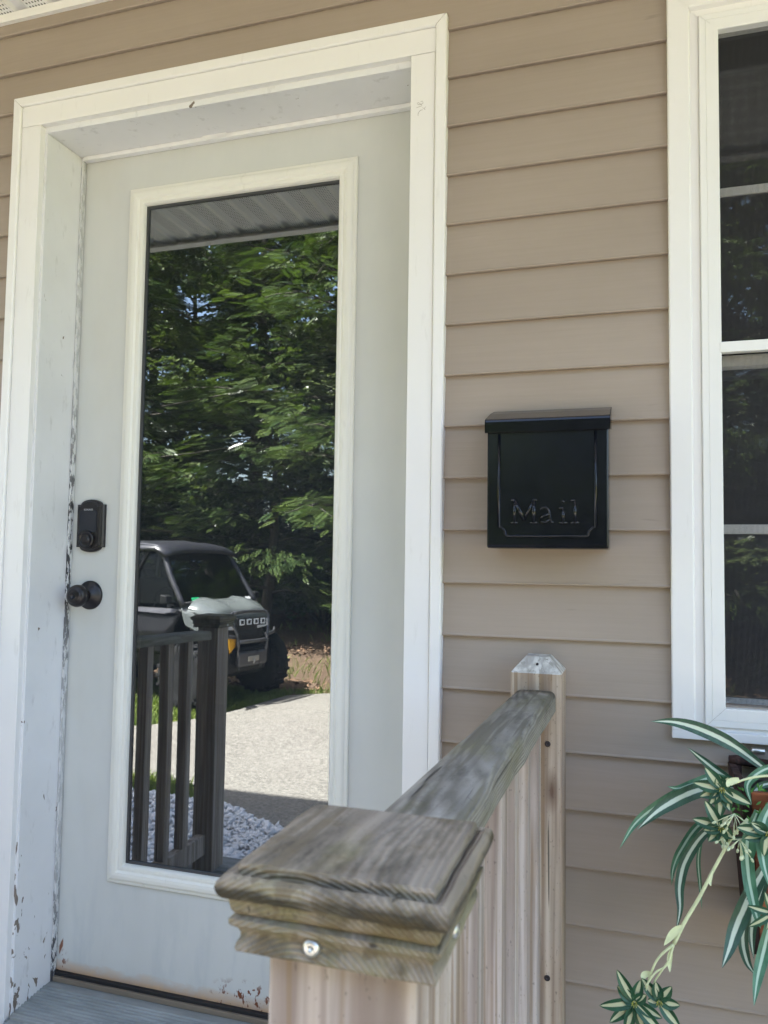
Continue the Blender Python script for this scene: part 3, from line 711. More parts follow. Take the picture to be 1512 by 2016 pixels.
# ================================================================== MAILBOX
mb = tag(empty('mailbox', (1.194, -0.013, 1.03)), 'black enamelled metal mailbox with raised Mail lettering, hung between door and window', 'mailbox')
def lx(v): return v  # local coordinates: x from centre, y from wall, z from bottom
b = B()
W_, D_ = 0.1055, 0.092
b.hull([(sx * W_, y_, z_) for sx in (-1, 1) for y_, z_ in ((0.002, 0.0), (-D_ + .004, 0.0), (-D_, 0.004), (-D_, 0.212), (0.002, 0.245))], 0.003, 3); b.obj('body', M['mail'], mb)
b = B()
L_ = W_ + 0.0035
lv = [(0.002, 0.2640), (-0.040, 0.2520), (-D_ - .004, 0.2320), (-D_ - .0075, 0.2295), (-D_ - .0085, 0.2260), (-D_ - .0070, 0.2075), (-D_ - .0035, 0.2070), (-D_ - .0030, 0.2240), (-0.04, 0.2470), (0.002, 0.2590)]
n = len(lv); vs_ = [(-L_, a, c) for a, c in lv] + [(L_, a, c) for a, c in lv]
b.faces(vs_, [(i, (i + 1) % n, n + (i + 1) % n, n + i) for i in range(n)])
for sx in (-1, 1):
    b.hull([(sx * L_, a, c) for a, c in lv[:6]] + [(sx * (L_ - .0015), a, c) for a, c in lv[:6]] + [(sx * L_, 0.002, .222), (sx * (L_ - .0015), .002, .222)])
b.obj('lid', M['mail'], mb)
# pressed border and letters
fy = -D_ - 0.0002
b = B()
bp = [(-0.084, 0.205), (-0.084, 0.038), (-0.0775, 0.0365), (-0.073, 0.031), (-0.072, 0.0245), (-0.068, 0.0215), (0.068, 0.0215), (0.072, 0.0245), (0.073, 0.031), (0.0775, 0.0365), (0.084, 0.038), (0.084, 0.205)]
b.tube([(x_, fy, z_) for x_, z_ in bp], 0.0028, 10)
b.obj('pressed_border', M['mail'], mb)
def stroke(b, pts, r_=0.0028):
    rr_ = [r_] * len(pts); b.tube([(x_, fy + .0006, z_) for x_, z_ in pts], rr_, 8)
let = B()
base, cap_ = 0.0455, 0.0855
# M
x0 = -0.060
stroke(let, [(x0 - .002, base), (x0 + .010, base)]); stroke(let, [(x0 + .004, base), (x0 + .004, cap_)]); stroke(let, [(x0 - .002, cap_), (x0 + .006, cap_)])
stroke(let, [(x0 + .005, cap_), (x0 + .021, base + .004)], .0036); stroke(let, [(x0 + .021, base + .004), (x0 + .037, cap_)])
stroke(let, [(x0 + .036, cap_), (x0 + .044, cap_)]); stroke(let, [(x0 + .038, cap_), (x0 + .038, base)], .0036); stroke(let, [(x0 + .031, base), (x0 + .044, base)])
# a
ax_ = -0.004
stroke(let, [(ax_ - .007, base + .021), (ax_ - .003, base + .0265), (ax_ + .004, base + .027), (ax_ + .009, base + .022), (ax_ + .010, base + .006), (ax_ + .013, base + .001), (ax_ + .017, base + .001)], .0026)
stroke(let, [(ax_ + .009, base + .015), (ax_ + .001, base + .0135), (ax_ - .007, base + .008), (ax_ - .006, base + .001), (ax_ + .002, base), (ax_ + .009, base + .006)], .0026)
# i
ix = 0.028
stroke(let, [(ix - .006, base), (ix + .008, base)]); stroke(let, [(ix + .001, base), (ix + .001, base + .026)], .0030); stroke(let, [(ix - .006, base + .025), (ix + .001, base + .0265)]); stroke(let, [(ix - .0005, base + .0365), (ix + .0025, base + .0385)], .0034)
# l
ix = 0.048
stroke(let, [(ix - .006, base), (ix + .008, base)]); stroke(let, [(ix + .001, base), (ix + .001, cap_ - .001)], .0030); stroke(let, [(ix - .006, cap_ - .002), (ix + .001, cap_)])
let.obj('raised_lettering', M['mail'], mb)

# ================================================================== STOOP AND RAILINGS
stoop = tag(empty('stoop', (0.457, -0.55, GZ)), 'small grey wooden landing with steps in front of the door', 'stoop')
DZ = -0.21
i = 0; y = -0.02
while y > -1.05:
    b = B(); b.box(-0.81, 0.81, y - 0.137 + 0.55, y + 0.55, DZ - GZ - 0.032, DZ - GZ, 0.003); b.obj('deck_board', M['deck'], stoop); y -= 0.142
b = B(); b.box(-0.79, 0.79, -0.555, -0.52, 0.0, DZ - GZ - 0.033); b.box(-0.79, -0.755, -0.52, 0.5, 0.0, DZ - GZ - 0.033); b.box(0.755, 0.79, -0.52, 0.5, 0.0, DZ - GZ - 0.033); b.obj('frame', M['wood_v2'], stoop)
for j in range(3):
    b = B(); yy = -0.58 - j * 0.27; zt = (DZ - GZ) * (3 - j) / 4
    b.box(-0.52, 0.52, yy - 0.27, yy, zt - 0.035, zt, 0.003); b.box(-0.52, 0.52, yy - 0.03, yy - 0.005, zt - 0.16, zt - 0.036); b.obj('step', M['deck'], stoop)

def railing(xc, label, dz, rz0, rz1):
    rt = tag(empty('railing', (xc, -0.5, DZ)), label, 'railing', None)
    def O(bb, name, mat): # build in world coordinates, then move under the railing
        o = bb.obj(name, mat, rt); o.matrix_parent_inverse = Matrix.Translation((-xc, 0.5, -DZ)); return o
    # wall post with chamfered top
    b = B(); h = 0.0443; cy = -0.0575
    b.sqring(xc, cy, [(h, DZ - .45), (h, 0.8115 + dz), (h * 0.46, 0.8385 + dz)]); 
    bmesh.ops.bevel(b.bm, geom=[e for e in b.bm.edges if abs(e.verts[0].co.z - e.verts[1].co.z) > 0.1], offset=0.003, segments=2, affect='EDGES')
    for f in b.bm.faces:
        if f.calc_center_median().z > 0.812 + dz: f.material_index = 1
    O(b, 'wall_post', [M['wood_v2'], M['wood_pale']])
    # end post and moulded cap
    py = -1.037; pxn = xc + (.005 if dz == 0 else 0)
    b = B(); b.box(pxn - .0445, pxn + .0445, py - .0445, py + .0445, DZ - .45, 0.800 + dz, 0.004); O(b, 'end_post', M['wood_v'])
    b = B(); zt = 0.835 + dz
    prof = [(0.030, zt - .0485), (0.0580, zt - .0485), (0.0586, zt - .0470), (0.0578, zt - .0440), (0.0562, zt - .0415), (0.0558, zt - .0390), (0.0572, zt - .0360), (0.0600, zt - .0340), (0.0612, zt - .0330), (0.0612, zt - .0300), (0.0570, zt - .0285), (0.0590, zt - .0270),
            (0.0606, zt - .0250), (0.0615, zt - .0190), (0.0640, zt - .0182), (0.0658, zt - .0162), (0.0668, zt - .0135), (0.0670, zt - .0112), (0.0664, zt - .0082), (0.0650, zt - .0062), (0.0628, zt - .0050), (0.0572, zt - .0070), (0.0578, zt - .0016), (0.0564, zt), (0.002, zt + .0012)]
    b.sqring(pxn, py, prof)
    # break the long faces up so the edges are not ruler-straight
    bmesh.ops.subdivide_edges(b.bm, edges=[e for e in b.bm.edges if abs(e.verts[0].co.z - e.verts[1].co.z) < 1e-5 and e.calc_length() > 0.03], cuts=9, use_grid_fill=True)
    rr = random.Random(int(xc * 1000))
    for v in b.bm.verts:
        p = v.co; s_ = math.sin(p.x * 130 + 1.3) * math.sin(p.y * 160 + .4)
        v.co = p + Vector((rr.uniform(-1, 1) * .0003 + s_ * .0004, rr.uniform(-1, 1) * .0003 + s_ * .0003, rr.uniform(-1, 1) * .00015))
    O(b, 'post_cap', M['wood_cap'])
    # sloping top rail with eased edges
    b = B(); n = 14; rows = []
    for i in range(n + 1):
        t = i / n; y = -0.1015 - t * (0.965 - 0.1015); zt = lerp(rz0, rz1, t); wv = 0.0009 * math.sin(t * 17) + 0.0006 * math.sin(t * 41)
        hw = 0.0340
        pr = [(-hw, -0.034), (-hw, -0.008), (-hw + .0025, -0.003), (-hw + .008, -0.0005), (0, 0), (hw - .008, -0.0008), (hw - .0025, -0.004), (hw, -0.010), (hw, -0.034)]
        rows.append([b.bm.verts.new((xc + a + wv * (1 + .5 * math.sin(k * 2 + t * 9)), y, zt + c + wv * .5)) for k, (a, c) in enumerate(pr)])
    m_ = len(pr)
    for i in range(n):
        for k in range(m_): b.bm.faces.new((rows[i][k], rows[i][(k + 1) % m_], rows[i + 1][(k + 1) % m_], rows[i + 1][k])).smooth = (1 <= k <= 6)
    b.bm.faces.new(rows[0]); b.bm.faces.new(rows[-1]); O(b, 'top_rail', M['wood_rail'])
    b = B(); b.box(xc - .0190, xc + .0190, -0.985, -0.1025, -0.145, -0.070, 0.003); O(b, 'bottom_rail', M['wood_v'])
    for i in range(6):
        yb = -0.205 - i * 0.126
        b = B(); off = rr.uniform(-.002, .002); s_ = 0.0185
        zt = lerp(rz0, rz1, (-yb - .1015) / .8635) - .0335
        b.box(xc - s_ + off, xc + s_ + off, yb - s_, yb + s_, -0.0695, zt, 0.002); O(b, 'baluster', M['wood_v'])
    # fixings
    for y_, z_, x_ in ((-0.1022, 0.692, 1), (-0.1022, 0.300, 1)):
        b = B(); b.lathe([(0.0052, 0.001), (0.0050, -0.0008), (0.0022, -0.0010), (0.0018, -0.0002), (0.0, -0.0002)], (xc + 0.0205, y_, z_), 'y', 14); O(b, 'nail', M['nail'])
    b = B(); b.lathe([(0.0024, 0.002), (0.0022, -0.0022), (0.0, -0.0022)], (xc + .001, -0.0575 - h * .72, 0.8265 + dz), 'y', 10); O(b, 'nail', M['nail'])
    for ax, c in (('y', (pxn - .012, py - 0.0562, 0.795 + dz)), ('x', (pxn + 0.0562, py - 0.010, 0.795 + dz))):
        b = B(); sg = -1 if ax == 'y' else 1
        b.lathe([(0.0052, sg * -0.002), (0.0050, sg * 0.0022), (0.0036, sg * 0.0034), (0.0012, sg * 0.0034), (0.0008, sg * 0.002), (0, sg * 0.002)], c, ax, 16); O(b, 'screw', M['screw'])
    return rt
railing(1.176, 'weathered wooden railing with a mossy moulded post cap, below the mailbox', 0.0, 0.783, 0.809)
railing(-0.262, 'wooden railing on the latch side of the door, seen reflected in its glass', -0.06, 0.748, 0.717)

# ================================================================== PLANTER AND PLANT
pl = tag(empty('wall_planter', (1.66, -0.02, 0.42)), 'tapered dark brown wooden planter box hung below the window', 'planter')
def PW(bb, name, mat):
    o = bb.obj(name, mat, pl); o.matrix_parent_inverse = Matrix.Translation((-1.66, 0.02, -0.42)); return o
zT, zB = 0.670, 0.405
def pcorner(t, side, front):   # t: 0 bottom .. 1 top
    xl = lerp(1.512, 1.492, t); xr = lerp(1.84, 1.862, t); yf = lerp(-0.135, -0.205, t)
    return Vector((xl if side < 0 else xr, yf if front else -0.022, lerp(zB, zT, t)))
for side in (-1, 1):
    b = B(); th = 0.012 * -side
    q = [pcorner(0, side, 0), pcorner(0, side, 1), pcorner(1, side, 1), pcorner(1, side, 0)]
    b.hull(q + [v + Vector((th, 0, 0)) for v in q], 0.001, 1); PW(b, 'side_panel', M['darkwood'])
for i in range(4):
    t0, t1 = i / 4 + 0.004, (i + 1) / 4 - 0.004
    q = [pcorner(t, s_, 1) + Vector((0.0125 * -s_, 0, 0)) for t in (t0, t1) for s_ in (-1, 1)]
    b = B(); b.hull(q + [v + Vector((0, 0.012, 0)) for v in q], 0.001, 1); PW(b, 'front_slat', M['redwood'])
b = B(); b.box(1.524, 1.83, -0.15, -0.022, zB + .002, zB + .014); PW(b, 'bottom_board', M['darkwood'])
b = B(); b.box(1.505, 1.85, -0.18, -0.03, 0.60, 0.645); PW(b, 'soil', M['rubber'])
b = B(); b.tube([(1.493, -0.03, 0.676), (1.505, -0.03, 0.6755), (1.56, -0.03, 0.672), (1.85, -0.03, 0.673)], [0.006, 0.0085, 0.0075, 0.007], 10); PW(b, 'rim_stick', M['darkwood'])
for x_ in (1.503, 1.838):
    b = B(); b.box(x_, x_ + .01, -0.034, -0.0215, 0.62, 0.668, 0.001); PW(b, 'rim_upright', M['darkwood'])
b = B(); b.lathe([(0.004, -0.016), (0.0055, -0.015), (0.0055, 0.004), (0.004, 0.005)], (1.545, -0.024, 0.692), 'x', 14); PW(b, 'bracket_pin', M['screw'])

plant = tag(empty('spider_plant', (1.60, -0.11, 0.63)), 'trailing variegated spider plant spilling from the brown planter', 'plant')
def PP(o): o.parent = plant; o.matrix_parent_inverse = Matrix.Translation((-1.60, 0.11, -0.63)); return o
def bez(pts, n):
    pts = [Vector(p) for p in pts]; out = []
    P = [pts[0] * 2 - pts[1]] + pts + [pts[-1] * 2 - pts[-2]]
    for i in range(len(pts) - 1):
        for k in range(n):
            t = k / n; a, b_, c, d = P[i:i + 4]
            out.append(0.5 * ((2 * b_) + (c - a) * t + (2 * a - 5 * b_ + 4 * c - d) * t * t + (3 * b_ - a - 3 * c + d) * t ** 3))
    out.append(pts[-1]); return out
def leaf(pts, width, mat, name='leaf', face=Vector((0.1, -1, 0.25)), fold=0.22, shape='strap', twist=0.0, n=6):
    c = bez(pts, n); N_ = len(c); cols = 7
    me = bpy.data.meshes.new(name); V, F, UV = [], [], []
    for i, p in enumerate(c):
        t = i / (N_ - 1)
        d = (c[min(i + 1, N_ - 1)] - c[max(i - 1, 0)]).normalized()
        fn = face.normalized(); s_ = d.cross(fn)
        if s_.length < 0.15: s_ = d.cross(Vector((1, 0, 0.3)))
        s_.normalize(); nn = s_.cross(d).normalized()
        a_ = twist * t; s_, nn = s_ * math.cos(a_) + nn * math.sin(a_), nn * math.cos(a_) - s_ * math.sin(a_)
        if shape == 'strap': wd = width * min(1, 0.5 + t * 1.6) * max(0.0, 1 - max(0, (t - .45) / .55) ** 1.7)
        else: wd = width * (math.sin(math.pi * min(1, (t * .95 + .05)) ** 0.9)) ** .75
        for k in range(cols):
            u = (k / (cols - 1) - .5) * 2
            V.append(p + s_ * u * wd * .5 + nn * (-fold * wd * .5 * (1 - u * u)))
            UV.append((k / (cols - 1), t))
    for i in range(N_ - 1):
        for k in range(cols - 1): F.append((i * cols + k, i * cols + k + 1, (i + 1) * cols + k + 1, (i + 1) * cols + k))
    me.from_pydata(V, [], F); uvl = me.uv_layers.new(name='UVMap')
    for l in me.loops: uvl.data[l.index].uv = UV[l.vertex_index]
    for p in me.polygons: p.use_smooth = True
    me.materials.append(M[mat]); return PP(link(name, me))
def T(pts, ys):   # traced pixels, depth from base to tip
    n = len(pts); return [px(x_, y_, lerp(ys[0], ys[1], i / (n - 1))) for i, (x_, y_) in enumerate(pts)]
W = 0.00084     # metres per photo pixel at the plant
for pts, ys, wpx, mat in (
    ([(1510, 1516), (1445, 1468), (1385, 1438), (1330, 1422), (1280, 1420)], (-.13, -.20), 25, 'strapA'),
    ([(1460, 1548), (1420, 1524), (1385, 1497), (1353, 1471)], (-.14, -.19), 16, 'strapA'),
    ([(1448, 1538), (1405, 1530), (1365, 1543), (1335, 1552), (1313, 1548)], (-.15, -.20), 16, 'strapB'),
    ([(1445, 1552), (1375, 1556), (1305, 1590), (1253, 1634)], (-.15, -.24), 27, 'strapA'),
    ([(1410, 1545), (1345, 1558), (1292, 1588), (1250, 1622), (1219, 1672)], (-.14, -.20), 18, 'strapB'),
    ([(1440, 1606), (1380, 1622), (1342, 1672), (1326, 1708), (1322, 1743)], (-.13, -.16), 15, 'strapB'),
    ([(1435, 1612), (1385, 1643), (1350, 1695), (1338, 1745), (1339, 1790), (1331, 1834)], (-.15, -.20), 19, 'strapA'),
    ([(1384, 1640), (1375, 1690), (1378, 1740), (1382, 1792)], (-.13, -.14), 8, 'strapB'),
    ([(1492, 1596), (1472, 1655), (1474, 1722), (1488, 1795), (1498, 1830)], (-.20, -.26), 22, 'strapB'),
    ([(1530, 1670), (1485, 1748), (1452, 1820), (1436, 1868), (1421, 1907)], (-.20, -.27), 27, 'strapA'),
    ([(1478, 1762), (1463, 1840), (1470, 1890), (1487, 1920)], (-.22, -.24), 17, 'strapA'),
    ([(1530, 1760), (1506, 1865), (1492, 1925), (1484, 1982)], (-.23, -.28), 20, 'strapB'),
    ([(1535, 1560), (1504, 1620), (1503, 1690), (1520, 1760)], (-.21, -.27), 22, 'strapB'),
    ([(1520, 1590), (1488, 1640), (1470, 1705), (1466, 1760)], (-.18, -.23), 19, 'strapB'),
    ([(1540, 1505), (1500, 1518), (1472, 1545), (1480, 1585)], (-.16, -.22), 15, 'strapB'),
    ([(1530, 1540), (1495, 1550), (1470, 1590), (1478, 1640)], (-.16, -.2), 14, 'strapA'),
    ([(1486, 1760), (1484, 1810), (1485, 1850)], (-.2, -.21), 9, 'strapB'),
    ([(1535, 1640), (1500, 1655), (1465, 1652), (1416, 1655)], (-.19, -.17), 14, 'strapA'),
    ([(1520, 1700), (1495, 1760), (1480, 1830), (1484, 1890)], (-.19, -.22), 20, 'strapA'),
):
    leaf(T(pts, ys), wpx * W, mat)
lr = random.Random(11)
for i in range(26):       # the rest of the plant, beyond the edge of the picture
    a = lr.uniform(-0.5, 3.6); base_ = Vector((lr.uniform(1.60, 1.80), lr.uniform(-0.15, -0.08), lr.uniform(.63, .66))); L = lr.uniform(.16, .30)
    d = Vector((math.cos(a) * 0.8 if math.cos(a) > 0 else math.cos(a) * .25, -abs(math.sin(a)) * .55, 0)); up = lr.uniform(.03, .10)
    pts = [base_, base_ + d * L * .35 + Vector((0, 0, up)), base_ + d * L * .7 + Vector((0, 0, up * .4)), base_ + d * L * .95 + Vector((0, 0, -up * .8 - lr.uniform(0, .12)))]
    leaf(pts, lr.uniform(.012, .021), lr.choice(['strapA', 'strapB']), face=Vector((d.x, -1 + abs(d.x) * .4, .5)))
# runner with its plantlets
def stem(pts, ys, r0, r1):
    c = bez(T(pts, ys), 5); b = B(); b.tube(c, [lerp(r0, r1, i / (len(c) - 1)) for i in range(len(c))], 7); PP(b.obj('runner', M['stem']))
stem([(1472, 1612), (1440, 1650), (1405, 1712), (1376, 1768), (1348, 1815), (1327, 1858)], (-.215, -.24), .0021, .0030)
stem([(1327, 1858), (1297, 1885), (1282, 1915), (1271, 1952)], (-.24, -.245), .0021, .0014)
stem([(1327, 1858), (1312, 1900), (1290, 1915), (1270, 1944)], (-.24, -.25), .0018, .0012)
stem([(1316, 1892), (1300, 1915), (1288, 1934), (1281, 1962)], (-.243, -.24), .0014, .0012)
stem([(1540, 1528), (1500, 1528), (1465, 1535), (1432, 1548)], (-.2, -.225), .0022, .0014)
for pts, wpx in (([(1343, 1823), (1325, 1838), (1307, 1862)], 13), ([(1322, 1868), (1318, 1890), (1319, 1915)], 9), ([(1455, 1533), (1437, 1540), (1431, 1549)], 11), ([(1404, 1714), (1398, 1735), (1400, 1745)], 5), ([(1282, 1915), (1268, 1920), (1267, 1932)], 11)):
    leaf(T(pts, (-.24, -.245)), wpx * W, 'stem', 'bract', shape='oval')
def rosette(cx, cy, Y, lens, tilt=0.0, wpx=12):
    c = px(cx, cy, Y)
    for ang, L in lens:
        a = math.radians(ang); e = Vector((math.cos(a), 0, math.sin(a)))
        d0 = Vector((0, -1, 0.1)) * (0.30 + 0.2 * math.sin(ang)) 
        p0 = c; p1 = c + (e * 0.5 + d0 * .28) * L * W; p2 = c + (e * 1.0 + d0 * .10) * L * W
        leaf([p0, p1, p2], wpx * W, 'strapC', 'rosette_leaf', shape='oval', fold=.35, n=6)
    b = B(); 
    for i in range(7):
        a = i * .9; b.tube([c + Vector((math.cos(a) * .002, -.001, math.sin(a) * .002)), c + Vector((math.cos(a) * .0045, -.008, math.sin(a) * .0045))], [.0007, .0004], 5)
    PP(b.obj('rosette_centre', M['yellow']))
rosette(1421, 1553, -.225, ((172, 48), (205, 40), (235, 36), (-95, 52), (-25, 52), (-55, 30), (62, 24), (100, 24), (128, 45), (-70, 40)), wpx=21)
rosette(1419, 1629, -.225, ((120, 52), (168, 48), (232, 34), (-82, 34), (-40, 26), (60, 26), (195, 30)), wpx=20)
rosette(1249, 1973, -.245, ((75, 42), (140, 38), (160, 24), (195, 62), (225, 60), (255, 60), (-70, 58), (-42, 66), (-22, 50), (40, 26), (120, 60)), wpx=20)
rosette(1298, 1972, -.245, ((55, 36), (0, 34), (-48, 52), (130, 46), (100, 34), (185, 20)), wpx=20)
rosette(1512, 1640, -.25, ((175, 50), (200, 40), (150, 30), (260, 40)), wpx=21)
rosette(1522, 1798, -.27, ((110, 36), (170, 40), (215, 46), (250, 30)), wpx=13)
def buds(cx, cy, Y, n, spread):
    r = random.Random(cx); b = B(); c = px(cx, cy, Y); b.mi = 0
    for i in range(n):
        a = math.radians(r.uniform(200, 330)); L = r.uniform(.4, 1) * spread * W
        e = c + Vector((math.cos(a) * L, -r.uniform(0, .008), math.sin(a) * L))
        b.tube([c, (c + e) * .5 + Vector((0, -.002, .001)), e], .0006, 5)
        b.tube([e, e + (e - c).normalized() * .002, e + (e - c).normalized() * .005, e + (e - c).normalized() * .0065], [.0008, .0019, .0017, .0003], 7)
    PP(b.obj('bud_cluster', M['bud']))
buds(1446, 1602, -.24, 12, 36); buds(1424, 1650, -.23, 4, 14); buds(1456, 1652, -.24, 10, 34)
b = B(); r = random.Random(5)
for i in range(90):
    c = px(r.uniform(1445, 1530), r.uniform(1555, 1615), r.uniform(-.21, -.17)); a = r.uniform(0, 6.28); d = Vector((math.cos(a), -.3, math.sin(a))) * r.uniform(.006, .013)
    s_ = d.cross(Vector((0, 1, 0))).normalized() * .0018
    b.faces([c, c + d * .5 + s_, c + d, c + d * .5 - s_], [(0, 1, 2, 3)])
o = PP(b.obj('fern_filler', M['fern'])); o['kind'] = 'stuff'
# ================================================================== YARD
def sheet(name, poly, z, mat, kind='structure'):
    b = B(); n = len(poly); b.faces([(x_, y_, z) for x_, y_ in poly] , [tuple(range(n))])
    bmesh.ops.triangulate(b.bm, faces=b.bm.faces)
    o = b.obj(name, mat); o['kind'] = kind; return o
b = B(); R_ = 500
gx_ = [-R_, -60, -30, -20, -14, -10, -7, -4, -1, 2, 5, 9, 14, 20, 30, 60, R_]; gy_ = [-R_, -120, -60, -40, -30, -24, -20, -17, -15, -13, -11.5, -10, -9, -8, -7.4, -6, -4, -2, 0, 8, 20, 60, R_]
def gz_(x_, y_):
    if y_ > -7.8: return GZ - 0.012
    t = min(1, (-7.8 - y_) / 8.0); return GZ - 0.012 + 0.45 * t * t * (3 - 2 * t) + (0.05 * math.sin(x_ * 1.7 + y_) if y_ < -8.5 and y_ > -25 else 0) - (0.25 * min(1, max(0, (-y_ - 17) / 10)))
V_ = [(x_, y_, gz_(x_, y_)) for y_ in gy_ for x_ in gx_]; nx = len(gx_)
b.faces(V_, [(j * nx + i, j * nx + i + 1, (j + 1) * nx + i + 1, (j + 1) * nx + i) for j in range(len(gy_) - 1) for i in range(nx - 1)], True)
o = b.obj('ground', M['ground']); o['kind'] = 'structure'
drive = [(-1.25, -3.12), (-0.9, -2.92), (-0.45, -2.62), (0.1, -2.3), (1.4, -2.25), (9, -2.4), (9, -8.6), (2, -8.2), (-0.6, -7.85), (-2.2, -7.66), (-2.75, -7.25), (-2.88, -6.3), (-3.0, -5.7), (-3.35, -5.12), (-5.0, -4.9), (-16, -4.6), (-16, -3.1), (-4, -3.55), (-2.3, -3.62), (-1.75, -3.5), (-1.5, -3.25)]
sheet('driveway', drive, GZ, M['asphalt'])

# white marble chips in the bed beside the stoop, and in the added bounce bed
def np_mesh(name, V, F, mat, smooth=False):
    me = bpy.data.meshes.new(name); V = np.asarray(V, np.float32); F = np.asarray(F, np.int32); k = F.shape[1]
    me.vertices.add(len(V)); me.vertices.foreach_set('co', V.ravel())
    me.loops.add(F.size); me.loops.foreach_set('vertex_index', F.ravel())
    me.polygons.add(len(F)); me.polygons.foreach_set('loop_start', np.arange(len(F), dtype=np.int32) * k); me.polygons.foreach_set('loop_total', np.full(len(F), k, np.int32))
    me.update(); me.validate(); me.materials.append(mat)
    return me
rg = np.random.default_rng(4)
def rot_from(d, roll):
    """columns: side, d, normal for arrays of directions"""
    d = d / np.linalg.norm(d, axis=1, keepdims=True)
    up = np.tile(np.array([0.0, 0, 1]), (len(d), 1)); s_ = np.cross(d, up); ln = np.linalg.norm(s_, axis=1, keepdims=True); s_ = np.where(ln > 1e-3, s_ / np.maximum(ln, 1e-3), np.array([1.0, 0, 0]))
    nn = np.cross(s_, d); c, s = np.cos(roll)[:, None], np.sin(roll)[:, None]
    return s_ * c + nn * s, d, nn * c - s_ * s
def in_bed(x_, y_):
    return (((x_ - 2.9) / 1.5) ** 2 + ((y_ + .9) / 1.05) ** 2 < 1) | (((x_ + 1.75) / 1.62) ** 2 + ((y_ + 1.35) / 1.80) ** 2 < 1 + 0.06 * np.sin(x_ * 9 + y_ * 6))  # first ellipse is an unseen bed added to bounce light onto the lower wall
xs_ = rg.uniform(-3.4, 4.4, 52000); ys_ = rg.uniform(-3.2, -0.15, 52000); ok = in_bed(xs_, ys_); xs_, ys_ = xs_[ok], ys_[ok]
n = len(xs_); oct_ = np.array([(1, 0, 0), (0, 1, 0), (-1, 0, 0), (0, -1, 0), (0, 0, 1), (0, 0, -1)], float)
octf = np.array([(0, 1, 4), (1, 2, 4), (2, 3, 4), (3, 0, 4), (1, 0, 5), (2, 1, 5), (3, 2, 5), (0, 3, 5)])
sz = rg.uniform(0.012, 0.024, (n, 1)) * rg.uniform(0.55, 1.1, (n, 3)) * np.array([1.0, 1.5, 1.0]); A = oct_[None] * sz[:, None, :] * (1 + rg.uniform(-.25, .25, (n, 6, 3)))
dirs = rg.normal(size=(n, 3)) * np.array([1, 1, .4]); S_, D2, N2 = rot_from(dirs, rg.uniform(0, 6.28, n))
Vv = A[:, :, 0:1] * S_[:, None] + A[:, :, 1:2] * D2[:, None] + A[:, :, 2:3] * N2[:, None]
edge_ = 1 - np.clip(((xs_ + 1.75) / 1.62) ** 2 + ((ys_ + 1.35) / 1.80) ** 2, 0, 1)
zz = GZ + 0.012 + 0.10 * np.sqrt(edge_) + rg.uniform(-.008, .016, n)
Vv += np.stack([xs_, ys_, zz], 1)[:, None]
me = np_mesh('stone_bed', Vv.reshape(-1, 3), (octf[None] + (np.arange(n) * 6)[:, None, None]).reshape(-1, 3), M['stone'])
o = link('stone_bed', me); tag(o, 'bed of white marble chips beside the stoop, and an added one under the window', 'gravel', kind='stuff')
# the mound of earth under the chips
b = B(); rings = []
for rr_ in (1.02, 0.95, 0.8, 0.55, 0.25):
    rings.append([b.bm.verts.new((-1.75 + 1.62 * rr_ * math.cos(a), -1.35 + 1.80 * rr_ * math.sin(a), GZ - 0.01 + 0.10 * math.sqrt(max(0, 1 - rr_ * rr_)))) for a in [k * math.pi / 18 for k in range(36)]])
for i in range(4):
    for k in range(36): b.bm.faces.new((rings[i][k], rings[i][(k + 1) % 36], rings[i + 1][(k + 1) % 36], rings[i + 1][k]))
b.bm.faces.new(rings[-1]); o = b.obj('bed_ground', M['concrete']); o['kind'] = 'structure'

# grass
def inpoly(x_, y_, poly):
    c = np.zeros(len(x_), bool); j = len(poly) - 1
    for i in range(len(poly)):
        xi, yi = poly[i]; xj, yj = poly[j]
        c ^= ((yi > y_) != (yj > y_)) & (x_ < (xj - xi) * (y_ - yi) / (yj - yi + 1e-12) + xi); j = i
    return c
def grass(name, n, box, hmin, hmax, label, dens=None, mat='grass'):
    x_ = rg.uniform(box[0], box[1], n); y_ = rg.uniform(box[2], box[3], n); k = ~inpoly(x_, y_, drive) & ~in_bed(x_, y_)
    if dens is not None: k &= dens(x_, y_)
    x_, y_ = x_[k], y_[k]; m_ = len(x_); h = rg.uniform(hmin, hmax, m_); a = rg.uniform(0, 6.28, m_); w_ = rg.uniform(.004, .008, m_)
    z_ = np.array([gz_(p, q) for p, q in zip(x_, y_)]); bx, by = np.cos(a) * w_, np.sin(a) * w_; lx_, ly_ = rg.normal(0, .35, m_) * h, rg.normal(0, .35, m_) * h
    Vg = np.stack([np.stack([x_ - bx, y_ - by, z_], 1), np.stack([x_ + bx, y_ + by, z_], 1), np.stack([x_ + bx * .6 + lx_ * .5, y_ + by * .6 + ly_ * .5, z_ + h * .65], 1), np.stack([x_ + lx_, y_ + ly_, z_ + h], 1)], 1)
    me = np_mesh(name, Vg.reshape(-1, 3), (np.array([[0, 1, 2, 3]])[None] + (np.arange(m_) * 4)[:, None, None]).reshape(-1, 4), M[mat])
    return tag(link(name, me), label, 'grass', kind='stuff')
grass('grass', 90000, (-9, -1.2, -7.6, -2.4), 0.03, 0.085, 'short lawn grass along the driveway under the utility vehicle')
grass('weeds', 16000, (-9, 5, -13, -7.7), 0.05, 0.22, 'scattered weeds on the brown bank beyond the driveway', lambda x_, y_: (np.sin(x_ * 2.3) * np.sin(y_ * 1.9 + x_) + rg.uniform(-.6, .6, len(x_))) > .45)
